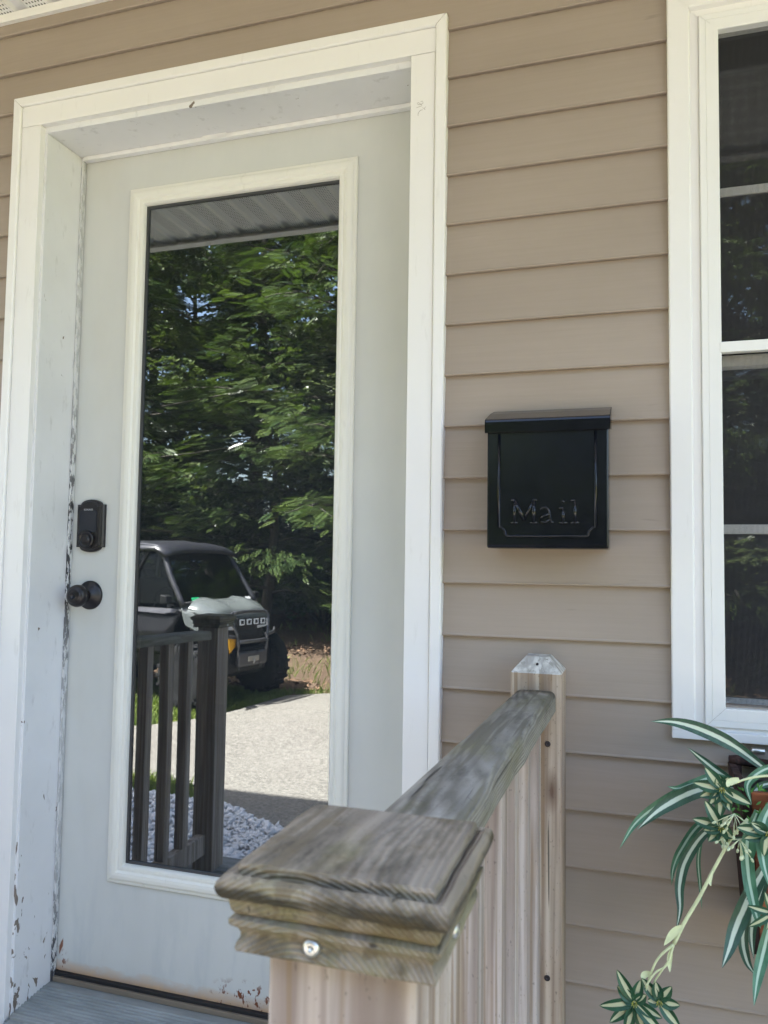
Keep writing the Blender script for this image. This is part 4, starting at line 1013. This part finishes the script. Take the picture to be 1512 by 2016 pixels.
# fallen leaves and needles on the bank
n = 16000; x_ = rg.uniform(-10, 4, n); y_ = rg.uniform(-15, -7.6, n); k = ~inpoly(x_, y_, drive); x_, y_ = x_[k], y_[k]; n = len(x_)
S_, D2, N2 = rot_from(np.stack([rg.normal(size=n), rg.normal(size=n), rg.normal(size=n) * .25], 1), rg.normal(0, .4, n)); L_ = rg.uniform(.02, .06, n)[:, None]; W2 = L_ * rg.uniform(.25, .6, (n, 1))
c = np.stack([x_, y_, np.array([gz_(p, q) for p, q in zip(x_, y_)]) + .012], 1)
Vv = np.stack([c - D2 * L_, c + S_ * W2, c + D2 * L_, c - S_ * W2], 1)
me = np_mesh('leaf_litter', Vv.reshape(-1, 3), (np.array([[0, 1, 2, 3]])[None] + (np.arange(n) * 4)[:, None, None]).reshape(-1, 4), plain('dry_leaf', (0.17, 0.105, 0.065), 0.9, 0, 0.2, 0.4, 11))
tag(link('leaf_litter', me), 'dry brown leaves and needles on the bank beyond the driveway', 'leaf litter', kind='stuff')

# ---------------------------------------------------------------- trees
def unit_spray():
    V, F = [], []
    L = 1.0
    for i in range(8):
        t = 0.14 + 0.11 * i; l = 0.30 * (1 - abs(t - .5) * .7); w_ = l * .34
        for sg in (-1, 1):
            d = np.array([sg * .86, .5, -.12]); d /= np.linalg.norm(d); p = np.array([0, t, -0.10 * t * t]); nrm = np.array([-.5 * sg, .86, 0]) ; nrm /= np.linalg.norm(nrm)
            k = len(V); V += [p, p + d * l * .5 + nrm * w_ * .5, p + d * l, p + d * l * .5 - nrm * w_ * .5]; F.append((k, k + 1, k + 2, k + 3))
    p = np.array([0, 1.0, -.1]); k = len(V); V += [p, p + [.05, .13, -.02], p + [0, .28, -.06], p + [-.05, .13, -.02]]; F.append((k, k + 1, k + 2, k + 3))
    return np.array(V, float), np.array(F)
def unit_twig(seed):
    r = np.random.default_rng(seed); V, F = [], []
    for i in range(8):
        t = .25 + .1 * i; a = r.uniform(-1.3, 1.3) + (1.2 if i % 2 else -1.2) * .7; d = np.array([math.sin(a), math.cos(a), r.uniform(-.6, .15)]); d /= np.linalg.norm(d)
        l = r.uniform(.26, .40); s_ = np.cross(d, [0, 0, 1]); s_ /= np.linalg.norm(s_); nn = np.cross(s_, d); c = math.cos(r.uniform(-.7, .7)); s_ = s_ * c + nn * math.sqrt(1 - c * c) * (1 if i % 2 else -1)
        p = np.array([0, t * .8, 0]) + d * .06; w_ = l * .42
        k = len(V); V += [p, p + d * l * .45 + s_ * w_, p + d * l, p + d * l * .45 - s_ * w_]; F.append((k, k + 1, k + 2, k + 3))
    return np.array(V, float), np.array(F)
SPRAY, TWIG = unit_spray(), unit_twig(3)
def crown_mesh(name, pts, dirs, size, unit, mat):
    n = len(pts); UV_, UF = unit
    S_, D2, N2 = rot_from(dirs, rg.normal(0, .5, n)); s_ = size[:, None, None]
    Vv = (UV_[None, :, 0:1] * S_[:, None] + UV_[None, :, 1:2] * D2[:, None] + UV_[None, :, 2:3] * N2[:, None]) * s_ + pts[:, None]
    F = (UF[None] + (np.arange(n) * len(UV_))[:, None, None]).reshape(-1, 4)
    return np_mesh(name, Vv.reshape(-1, 3), F, mat)
def make_tree(seed, H, R, h0, kind, limbs, per):
    r = random.Random(seed); root = empty('tree')
    b = B(); lean = Vector((r.uniform(-.06, .06), r.uniform(-.06, .06), 1))
    tp = [Vector((lean.x * z_ + .12 * math.sin(z_ * .9 + seed), lean.y * z_ + .12 * math.cos(z_ * .7 + seed), z_)) for z_ in [H * i / 9 for i in range(10)]]
    tp[0].z = -.15; r0 = .016 * H
    b.tube(tp, [r0 * (1.25 if i == 0 else 1) * (1 - .88 * i / 9) for i in range(10)], 9)
    P, D, S = [], [], []
    for i in range(limbs):
        f = (i + r.random()) / limbs; z_ = lerp(h0, H * .97, f); k = min(8, int(z_ / H * 9)); p0 = tp[k].lerp(tp[k + 1], z_ / H * 9 - k)
        a = i * 2.4 + r.uniform(-.4, .4); L = R * (0.55 + .45 * math.sin(math.pi * min(1, f * .85 + .18))) * r.uniform(.75, 1.15); rise = lerp(.15, 1.0, f) * r.uniform(.5, 1.3)
        d = Vector((math.cos(a), math.sin(a), rise)).normalized()
        lp = [p0]; 
        for s_ in range(1, 6):
            t = s_ / 5; lp.append(p0 + d * L * t + Vector((r.uniform(-.1, .1), r.uniform(-.1, .1), -L * .28 * t * t + r.uniform(-.06, .06))))
        b.tube(lp, [max(.008, r0 * .38 * (1 - f * .55) * (1 - .85 * s_ / 5)) for s_ in range(6)], 6)
        # secondary branches with hanging clumps
        for q in range(5):
            t = r.uniform(.3, 1.0); kk = min(4, int(t * 5)); bp_ = lp[kk].lerp(lp[kk + 1], t * 5 - kk); aa = a + r.uniform(-1.3, 1.3); l2 = L * r.uniform(.22, .42)
            e = bp_ + Vector((math.cos(aa), math.sin(aa), r.uniform(-.25, .35))) * l2
            b.tube([bp_, (bp_ + e) / 2 + Vector((0, 0, .05)), e], [.016, .011, .005], 5)
            m_ = per
            for s_ in range(m_):
                u = r.random() ** .7; c = bp_.lerp(e, u) + Vector((r.gauss(0, .20), r.gauss(0, .20), r.gauss(-.04, .13)))
                P.append(c); dd = (c - p0); D.append((dd.x + r.gauss(0, .5), dd.y + r.gauss(0, .5), r.uniform(-.9, .25) * (abs(dd.x) + abs(dd.y)) * .45 - .15)); S.append(r.uniform(.22, .38) if kind == 'spray' else r.uniform(.24, .36))
    b.obj('trunk', M['bark'], root)
    me = crown_mesh('crown', np.array(P), np.array(D), np.array(S), SPRAY if kind == 'spray' else TWIG, M['leafA'] if kind == 'spray' else M['leafB'])
    link('crown', me, root); return root
protos = [make_tree(1, 11.0, 3.4, 1.7, 'spray', 30, 40), make_tree(2, 12.5, 3.8, 1.6, 'twig', 32, 48), make_tree(3, 9.5, 3.4, 0.9, 'spray', 28, 40), make_tree(4, 11.5, 3.6, 1.1, 'twig', 30, 48)]
LBL = ['tall feathery leaved tree in the row across the driveway', 'tall broad leaved tree in the row across the driveway', 'shorter feathery leaved tree with boughs hanging low', 'broad leaved tree with low branches behind the driveway']
OWN = {(-5.3, -11.9): 'small feathery tree with low boughs just behind the utility vehicle', (-2.5, -10.9): 'tall feathery tree with its boughs over the brown bank beside the driveway',
       (-8.5, -11.2): 'low hanging feathery tree behind the cargo bed of the utility vehicle', (-6.3, -13.4): 'tall broad leaved tree rising behind the cab of the utility vehicle',
       (-4.3, -14.4): 'broad leaved tree behind the small feathery one, rooted among the shrubs', (0.6, -12.4): 'tall broad leaved tree across the driveway straight out from the door',
       (2.6, -12.0): 'feathery tree across the driveway straight out from the mailbox', (4.6, -12.8): 'broad leaved tree across the driveway straight out from the window'}
used = set()
for (x_, y_, k, rz, sc) in ((-8.5, -11.2, 2, .4, 1.0), (-2.5, -10.9, 0, 1.2, 1.0), (-6.3, -13.4, 1, 0.3, 1.0), (-4.3, -14.4, 3, 2.0, 1.0), (0.6, -12.4, 1, 2.5, 1.0), (-11.6, -12.6, 0, 4.0, 1.05), (-9.4, -15.2, 1, 1.9, 1.0), (-5.3, -11.9, 2, 3.6, .78), (-7.2, -17.6, 1, 4.4, 1.05), (-3.0, -17.2, 3, 5.0, 1.05),
                          (-10.8, -17.0, 3, 1.0, 1.1), (2.6, -12.0, 2, 3.3, 1.1), (4.6, -12.8, 3, 0.7, 1.0), (2.6, -16.2, 1, 5.6, 1.0), (-15, -12.5, 1, 5.2, 1.0), (-0.4, -17.5, 0, 3.8, 1.1), (-13.8, -18, 0, .2, 1.1)):
    t_ = protos[k] if k not in used else copy_tree(protos[k]); used.add(k)
    t_.location = (x_, y_, gz_(x_, y_)); t_.rotation_euler = (0, 0, rz); t_.scale = (sc, sc, sc * .82)
    tag(t_, OWN.get((x_, y_), LBL[k]), 'tree', 'trees across the driveway')
# understory shrubs
def make_shrub(seed, R, H):
    r = random.Random(seed); root = empty('shrub'); b = B(); P, D, S = [], [], []
    for i in range(9):
        a = i * .75 + r.random(); e = Vector((math.cos(a) * R * .6, math.sin(a) * R * .6, H * r.uniform(.6, .95))); b.tube([Vector((0, 0, -.1)), e * .5 + Vector((0, 0, .1)), e], [.03, .02, .008], 5)
    for i in range(1500):
        a = r.uniform(0, 6.28); q = r.random() ** .45; ph = r.uniform(-.25, 1.5); c = Vector((math.cos(a) * math.cos(ph) * R * q, math.sin(a) * math.cos(ph) * R * q, H * .45 + math.sin(ph) * H * .55 * q + .12 * math.sin(a * 5)))
        P.append(c); D.append((c.x + r.gauss(0, .3), c.y + r.gauss(0, .3), r.uniform(-.5, .6))); S.append(r.uniform(.18, .3))
    b.obj('stem', M['bark'], root); link('foliage', crown_mesh('foliage', np.array(P), np.array(D), np.array(S), TWIG, M['leafC']), root); return root
sp_ = [make_shrub(1, 1.5, 1.15), make_shrub(2, 1.2, 0.9)]
sr = random.Random(21); used = set()
for i in range(18):
    k = i % 2; t_ = sp_[k] if k not in used else copy_tree(sp_[k]); used.add(k)
    x_ = -13 + i * 1.35 + sr.uniform(-.4, .4); y_ = -14.6 - sr.uniform(-1.2, 1.8); t_.location = (x_, y_, gz_(x_, y_) - .05); t_.rotation_euler = (0, 0, sr.uniform(0, 6)); s_ = sr.uniform(.85, 1.15); t_.scale = (s_, s_, s_)
    tag(t_, ['dark rounded shrub under the trees across the driveway', 'smaller dark shrub under the trees across the driveway'][k], 'shrub', 'shrubs under the trees')
# far woods closing the view behind the field
r = random.Random(8); P, D, S = [], [], []
for i in range(9000):
    x_ = r.uniform(-95, 60); y_ = -70 - r.uniform(0, 14); h = 9 + 4 * math.sin(x_ * .21) + 2 * math.sin(x_ * .53); P.append((x_, y_, GZ + r.random() ** .8 * h)); D.append((r.gauss(0, 1), r.gauss(0, 1) + .6, r.uniform(-.6, .4))); S.append(r.uniform(1.2, 2.4))
o = link('far_woods', crown_mesh('far_woods', np.array(P), np.array(D), np.array(S), TWIG, M['leafB'])); tag(o, 'distant wood beyond the field', 'woods', kind='stuff')

# ================================================================== UTILITY VEHICLE
HD = math.atan2(0.19, 0.98)
utv = tag(empty('utility_vehicle', (-3.29, -6.70, GZ + 0.001), HD), 'silver and black side-by-side utility vehicle with cab parked on the grass', 'utility vehicle')
# local frame: +x forward, +y its left side, origin on the ground below the front axle
def U(b, name, mat, parent=None):
    if name not in ('wheel', 'rim', 'suspension', 'fender'):
        for v in b.bm.verts:
            if v.co.x > 0: v.co.x *= 0.56          # short front overhang
    return b.obj(name, mat, parent or utv)
b = B()   # chassis tub
b.hull([(x_, y_, z_) for y_ in (-.55, .55) for x_, z_ in ((.42, .42), (.42, .62), (-2.75, .42), (-2.75, .62))], .02)
b.hull([(x_, y_, z_) for y_ in (-.38, .38) for x_, z_ in ((.50, .36), (.56, .62), (.30, .30), (.2, .62))], .02)
U(b, 'chassis', M['blackplastic'])
b = B()   # nose
b.hull([(x_, y_ * s_, z_) for s_ in (-1, 1) for x_, y_, z_ in ((.46, .34, .72), (.50, .34, .92), (.40, .40, 1.0), (-.1, .56, 1.10), (-.1, .56, .62), (.3, .40, .62))], .025, 3); U(b, 'nose', M['blackplastic'])
hood = B()
n = 10; rows = []
for i in range(n + 1):
    t = i / n; x_ = lerp(-.16, .46, t); hw = lerp(.64, .50, t ** 1.5); zc = lerp(1.20, 1.06, t ** 1.6); row = []
    for k in range(15):
        u = k / 14 * 2 - 1; au = abs(u)
        z_ = zc - .10 * max(0, (au - .72) / .28) ** 2 + .035 * math.exp(-((au - .48) / .13) ** 2) * (1 - .4 * t) - (.10 * max(0, (t - .85) / .15) ** 2)
        row.append(hood.bm.verts.new((x_, u * hw, z_)))
    rows.append(row)
for i in range(n):
    for k in range(14): hood.bm.faces.new((rows[i][k], rows[i][k + 1], rows[i + 1][k + 1], rows[i + 1][k])).smooth = True
ext = bmesh.ops.extrude_face_region(hood.bm, geom=list(hood.bm.faces)); bmesh.ops.translate(hood.bm, vec=(0, 0, -.03), verts=[v for v in ext['geom'] if isinstance(v, bmesh.types.BMVert)])
U(hood, 'hood', M['silver'])
for s_ in (-1, 1):       # fenders
    b = B(); prof_ = []
    for i in range(9):
        a = math.radians(18 + i * 18); prof_.append((.46 * math.cos(a), .40 + .46 * math.sin(a)))
    outer = [(p * 1.0, q) for p, q in prof_]
    V_ = [(p, s_ * .50, q) for p, q in outer] + [(p, s_ * .64, q - .02) for p, q in outer] + [(p * .95, s_ * .50, q - .03) for p, q in outer] + [(p * .95, s_ * .64, q - .05) for p, q in outer]
    F_ = [(i, i + 1, 10 + i, 9 + i) for i in range(8)] + [(18 + i, 19 + i, 28 + i, 27 + i) for i in range(8)] + [(9 + i, 10 + i, 28 + i, 27 + i) for i in range(8)]
    b.faces(V_, F_); U(b, 'fender', M['blackplastic'])
    b = B(); b.hull([(.40, s_ * .44, 1.04), (.40, s_ * .52, 1.00), (.47, s_ * .42, .93), (.44, s_ * .52, .90), (-.12, s_ * .64, 1.14), (-.12, s_ * .68, 1.08), (-.06, s_ * .68, .92), (.16, s_ * .63, .84), (.10, s_ * .5, .90)], .015, 2); U(b, 'front_quarter', M['silver'])
    b = B(); b.hull([(.530, s_ * .20, .85), (.500, s_ * .40, .87), (.46, s_ * .44, .97), (.51, s_ * .22, .945), (.45, s_ * .22, .86), (.42, s_ * .42, .88)], .008, 2); U(b, 'headlight', M['lens'])
b = B(); b.box(.49, .515, -.20, .20, .78, .94, .01); U(b, 'grille', M['rubber'])
for i in range(4):
    b = B(); b.box(.512, .522, -.19, .19, .80 + i * .035, .812 + i * .035, .003); U(b, 'grille_bar', M['blackplastic'])
# bull bar with work lights
b = B()
def bar(pts, r_=.021): b.tube(bez(pts, 4), r_, 8)
for s_ in (-1, 1):
    bar([(.60, s_ * .20, .40), (.68, s_ * .26, .62), (.68, s_ * .28, .80), (.60, s_ * .36, 1.00), (.58, s_ * .30, 1.06)]); bar([(.62, s_ * .28, .78), (.60, s_ * .46, .80), (.52, s_ * .54, .84)])
bar([(.58, -.30, 1.06), (.585, 0, 1.07), (.58, .30, 1.06)]); bar([(.68, -.27, .72), (.69, 0, .72), (.68, .27, .72)]); b.box(.60, .70, -.26, .26, .44, .60, .02)
U(b, 'bull_bar', M['barmetal'])
b = B(); b.box(.615, .665, -.27, .27, .90, 1.0, .01); lb = U(b, 'light_bar', M['blackplastic'])
for i in range(4):
    b = B(); y_ = -.195 + i * .13; b.box(.664, .674, y_ - .045, y_ + .045, .915, .985, .008); U(b, 'lamp', M['lens'], lb)
    b = B(); b.box(.6735, .680, y_ - .022, y_ + .022, .93, .97, .006); U(b, 'lamp_centre', M['blackplastic'], lb)
b = B(); b.box(.695, .72, -.10, .10, .49, .55, .01); b.tube([(.72, 0, .52), (.75, 0, .50), (.75, .03, .47)], .012, 7); U(b, 'winch', M['screw'])
b = B(); b.hull([(.60, .25, .76), (.60, .38, .78), (.60, .36, .60), (.61, .27, .67), (.59, .25, .76), (.59, .38, .78), (.59, .36, .60)]); U(b, 'amber_tag', M['orange'])
# cab frame, glass, roof, doors
cabW0, cabW1 = .66, .58
for s_ in (-1, 1):
    b = B(); b.tube(bez([(-.10, s_ * cabW0, 1.14), (-.32, s_ * .63, 1.46), (-.50, s_ * cabW1, 1.74), (-.66, s_ * .57, 1.82), (-1.2, s_ * .57, 1.84), (-1.62, s_ * .58, 1.80), (-1.72, s_ * .60, 1.55), (-1.75, s_ * .64, .70)], 4), .034, 9); U(b, 'cab_frame', M['cagemetal'])
    b = B(); b.tube(bez([(-.70, s_ * .575, 1.80), (-.86, s_ * .62, 1.5), (-.92, s_ * .66, 1.12)], 4), .02, 7); U(b, 'window_pillar', M['blackplastic'])
    # door
    b = B(); b.hull([(x_, s_ * y_, z_) for y_, z_, x_ in ((.62, .56, -.34), (.70, .60, -.34), (.62, .56, -1.60), (.70, .60, -1.60), (.70, 1.02, -.10), (.64, 1.12, -.14), (.70, 1.04, -1.66), (.64, 1.12, -1.66), (.74, .84, -.3), (.74, .84, -1.6))], .02, 2); dr = U(b, 'door', M['greypanel'])
    b = B(); b.box(-1.45, -1.25, s_ * .745 - .008, s_ * .745 + .008, .94, .965, .006); U(b, 'door_handle', M['rim'], dr)
    b = B(); b.hull([(-.16, s_ * .70, 1.11), (-1.5, s_ * .70, 1.10), (-.16, s_ * .725, 1.075), (-1.5, s_ * .725, 1.07), (-.3, s_ * .74, 1.05)], .008); U(b, 'door_trim', M['cagemetal'], dr)
    b = B(); q = [Vector((-.20, s_ * .655, 1.15)), Vector((-.53, s_ * .59, 1.72)), Vector((-.68, s_ * .575, 1.78)), Vector((-1.60, s_ * .58, 1.77)), Vector((-1.68, s_ * .645, 1.15))]
    b.faces(q, [(0, 1, 2, 3, 4)]); U(b, 'side_window', M['sideglass'], dr)
    b = B(); b.tube([(-.22, s_ * .66, 1.16), (-.22, s_ * .78, 1.19)], .014, 6); b.hull([(-.26, s_ * (.80 + dy), 1.22 + dz) for dy in (-.06, .07) for dz in (-.055, .055)] + [(-.18, s_ * (.80 + dy), 1.22 + dz) for dy in (-.04, .05) for dz in (-.04, .04)], .012); U(b, 'side_mirror', M['blackplastic'])
b = B(); b.faces([(-.12, -.64, 1.17), (-.12, .64, 1.17), (-.50, .57, 1.755), (-.50, -.57, 1.755), (-.135, -.64, 1.17), (-.135, .64, 1.17), (-.515, .57, 1.755), (-.515, -.57, 1.755)], [(0, 1, 2, 3), (4, 5, 6, 7)]); ws = U(b, 'windshield', M['utvglass'])
def wsq(y0, y1, t0, t1, off=.004):
    return [Vector((lerp(-.12, -.50, t) + off, y_, lerp(1.17, 1.755, t) + off * .6)) for y_, t in ((y0, t0), (y1, t0), (y1, t1), (y0, t1))]
b = B(); b.faces(wsq(.34, .48, .03, .10), [(0, 1, 2, 3)]); U(b, 'green_sticker', M['greenst'], ws)
b = B(); b.faces(wsq(-.60, -.50, .02, .07), [(0, 1, 2, 3)]); U(b, 'white_sticker', M['whitest'], ws)
b = B(); b.ring(-.64, .64, 0, 1, [(0, 0)], '') if False else None
b.tube([(-.11, -.64, 1.165), (-.10, 0, 1.17), (-.11, .64, 1.165)], .022, 7); U(b, 'cowl', M['blackplastic'])
b = B(); rows = []
for i in range(9):
    t = i / 8; x_ = lerp(-.40, -1.72, t); row = []
    for k in range(11):
        u = k / 10 * 2 - 1; z_ = 1.885 - .06 * abs(u) ** 3 - (.09 * (1 - t / .2) ** 2 if t < .2 else 0) + .015 * math.cos(u * 9) * (0.2 < t < .95)
        row.append(b.bm.verts.new((x_, u * .66, z_)))
    rows.append(row)
for i in range(8):
    for k in range(10): b.bm.faces.new((rows[i][k], rows[i][k + 1], rows[i + 1][k + 1], rows[i + 1][k])).smooth = True
ext = bmesh.ops.extrude_face_region(b.bm, geom=list(b.bm.faces)); bmesh.ops.translate(b.bm, vec=(0, 0, -.05), verts=[v for v in ext['geom'] if isinstance(v, bmesh.types.BMVert)])
U(b, 'roof', M['roofp'])
b = B(); b.box(-1.55, -.75, -.52, .52, .62, .86, .04); b.box(-1.62, -1.45, -.52, .52, .86, 1.42, .05); b.box(-.5, -.3, -.55, .55, .85, 1.1, .03); U(b, 'seat', M['rubber'])
b = B(); b.tube([(-.75 + .03 * math.sin(a), .28 + .17 * math.cos(a), 1.16 + .16 * math.sin(a)) for a in [i * math.pi / 8 for i in range(17)]], .014, 6); U(b, 'steering_wheel', M['rubber'])
b = B()   # cargo bed
for x0, x1, y0, y1, z0, z1 in ((-2.85, -1.80, -.66, .66, .78, .83), (-2.85, -1.80, .62, .68, .83, 1.12), (-2.85, -1.80, -.68, -.62, .83, 1.12), (-2.87, -2.82, -.66, .66, .83, 1.12), (-1.84, -1.79, -.66, .66, .83, 1.16)): b.box(x0, x1, y0, y1, z0, z1, .012)
U(b, 'cargo_bed', M['silver'])
for xw in (0.0, -2.15):
    for s_ in (-1, 1):
        R = .365; yc = s_ * .67; wd = .125
        b = B(); b.lathe([(.19, -wd * .85), (.24, -wd), (R - .05, -wd), (R - .022, -wd * .86), (R - .016, 0), (R - .022, wd * .86), (R - .05, wd), (.24, wd), (.19, wd * .85)], (xw, yc, R), 'y', 40)
        for k in range(22):
            a = k * 2 * math.pi / 22
            for sd in (-1, 1):
                Mx = Matrix.Translation((xw, yc, R)) @ Matrix.Rotation(a + (.14 if sd > 0 else 0), 4, 'Y')
                b.box(-.019, .019, sd * .068 - .052, sd * .068 + .052, R - .026, R - .001, .003, 1, Mx); b.box(-.015, .015, sd * wd - .006, sd * wd + .006, R - .085, R - .03, .003, 1, Mx)
        wh = U(b, 'wheel', M['tyre'])
        b = B(); b.lathe([(.0, s_ * .05), (.05, s_ * .075), (.07, s_ * .05), (.165, s_ * .03), (.185, s_ * .09), (.20, s_ * .105), (.20, -s_ * .1)], (xw, yc, R), 'y', 28)
        for k in range(6):
            Mx = Matrix.Translation((xw, yc, R)) @ Matrix.Rotation(k * math.pi / 3, 4, 'Y'); b.box(-.022, .022, s_ * .06 - .012, s_ * .06 + .018, .04, .185, .005, 1, Mx)
        U(b, 'rim', M['rim'], wh)
        b = B(); b.tube([(xw, s_ * .30, .50), (xw, s_ * .60, R)], .028, 7); b.tube([(xw + .05, s_ * .42, .80), (xw + .03, s_ * .55, .42)], .035, 8); U(b, 'suspension', M['cagemetal'])
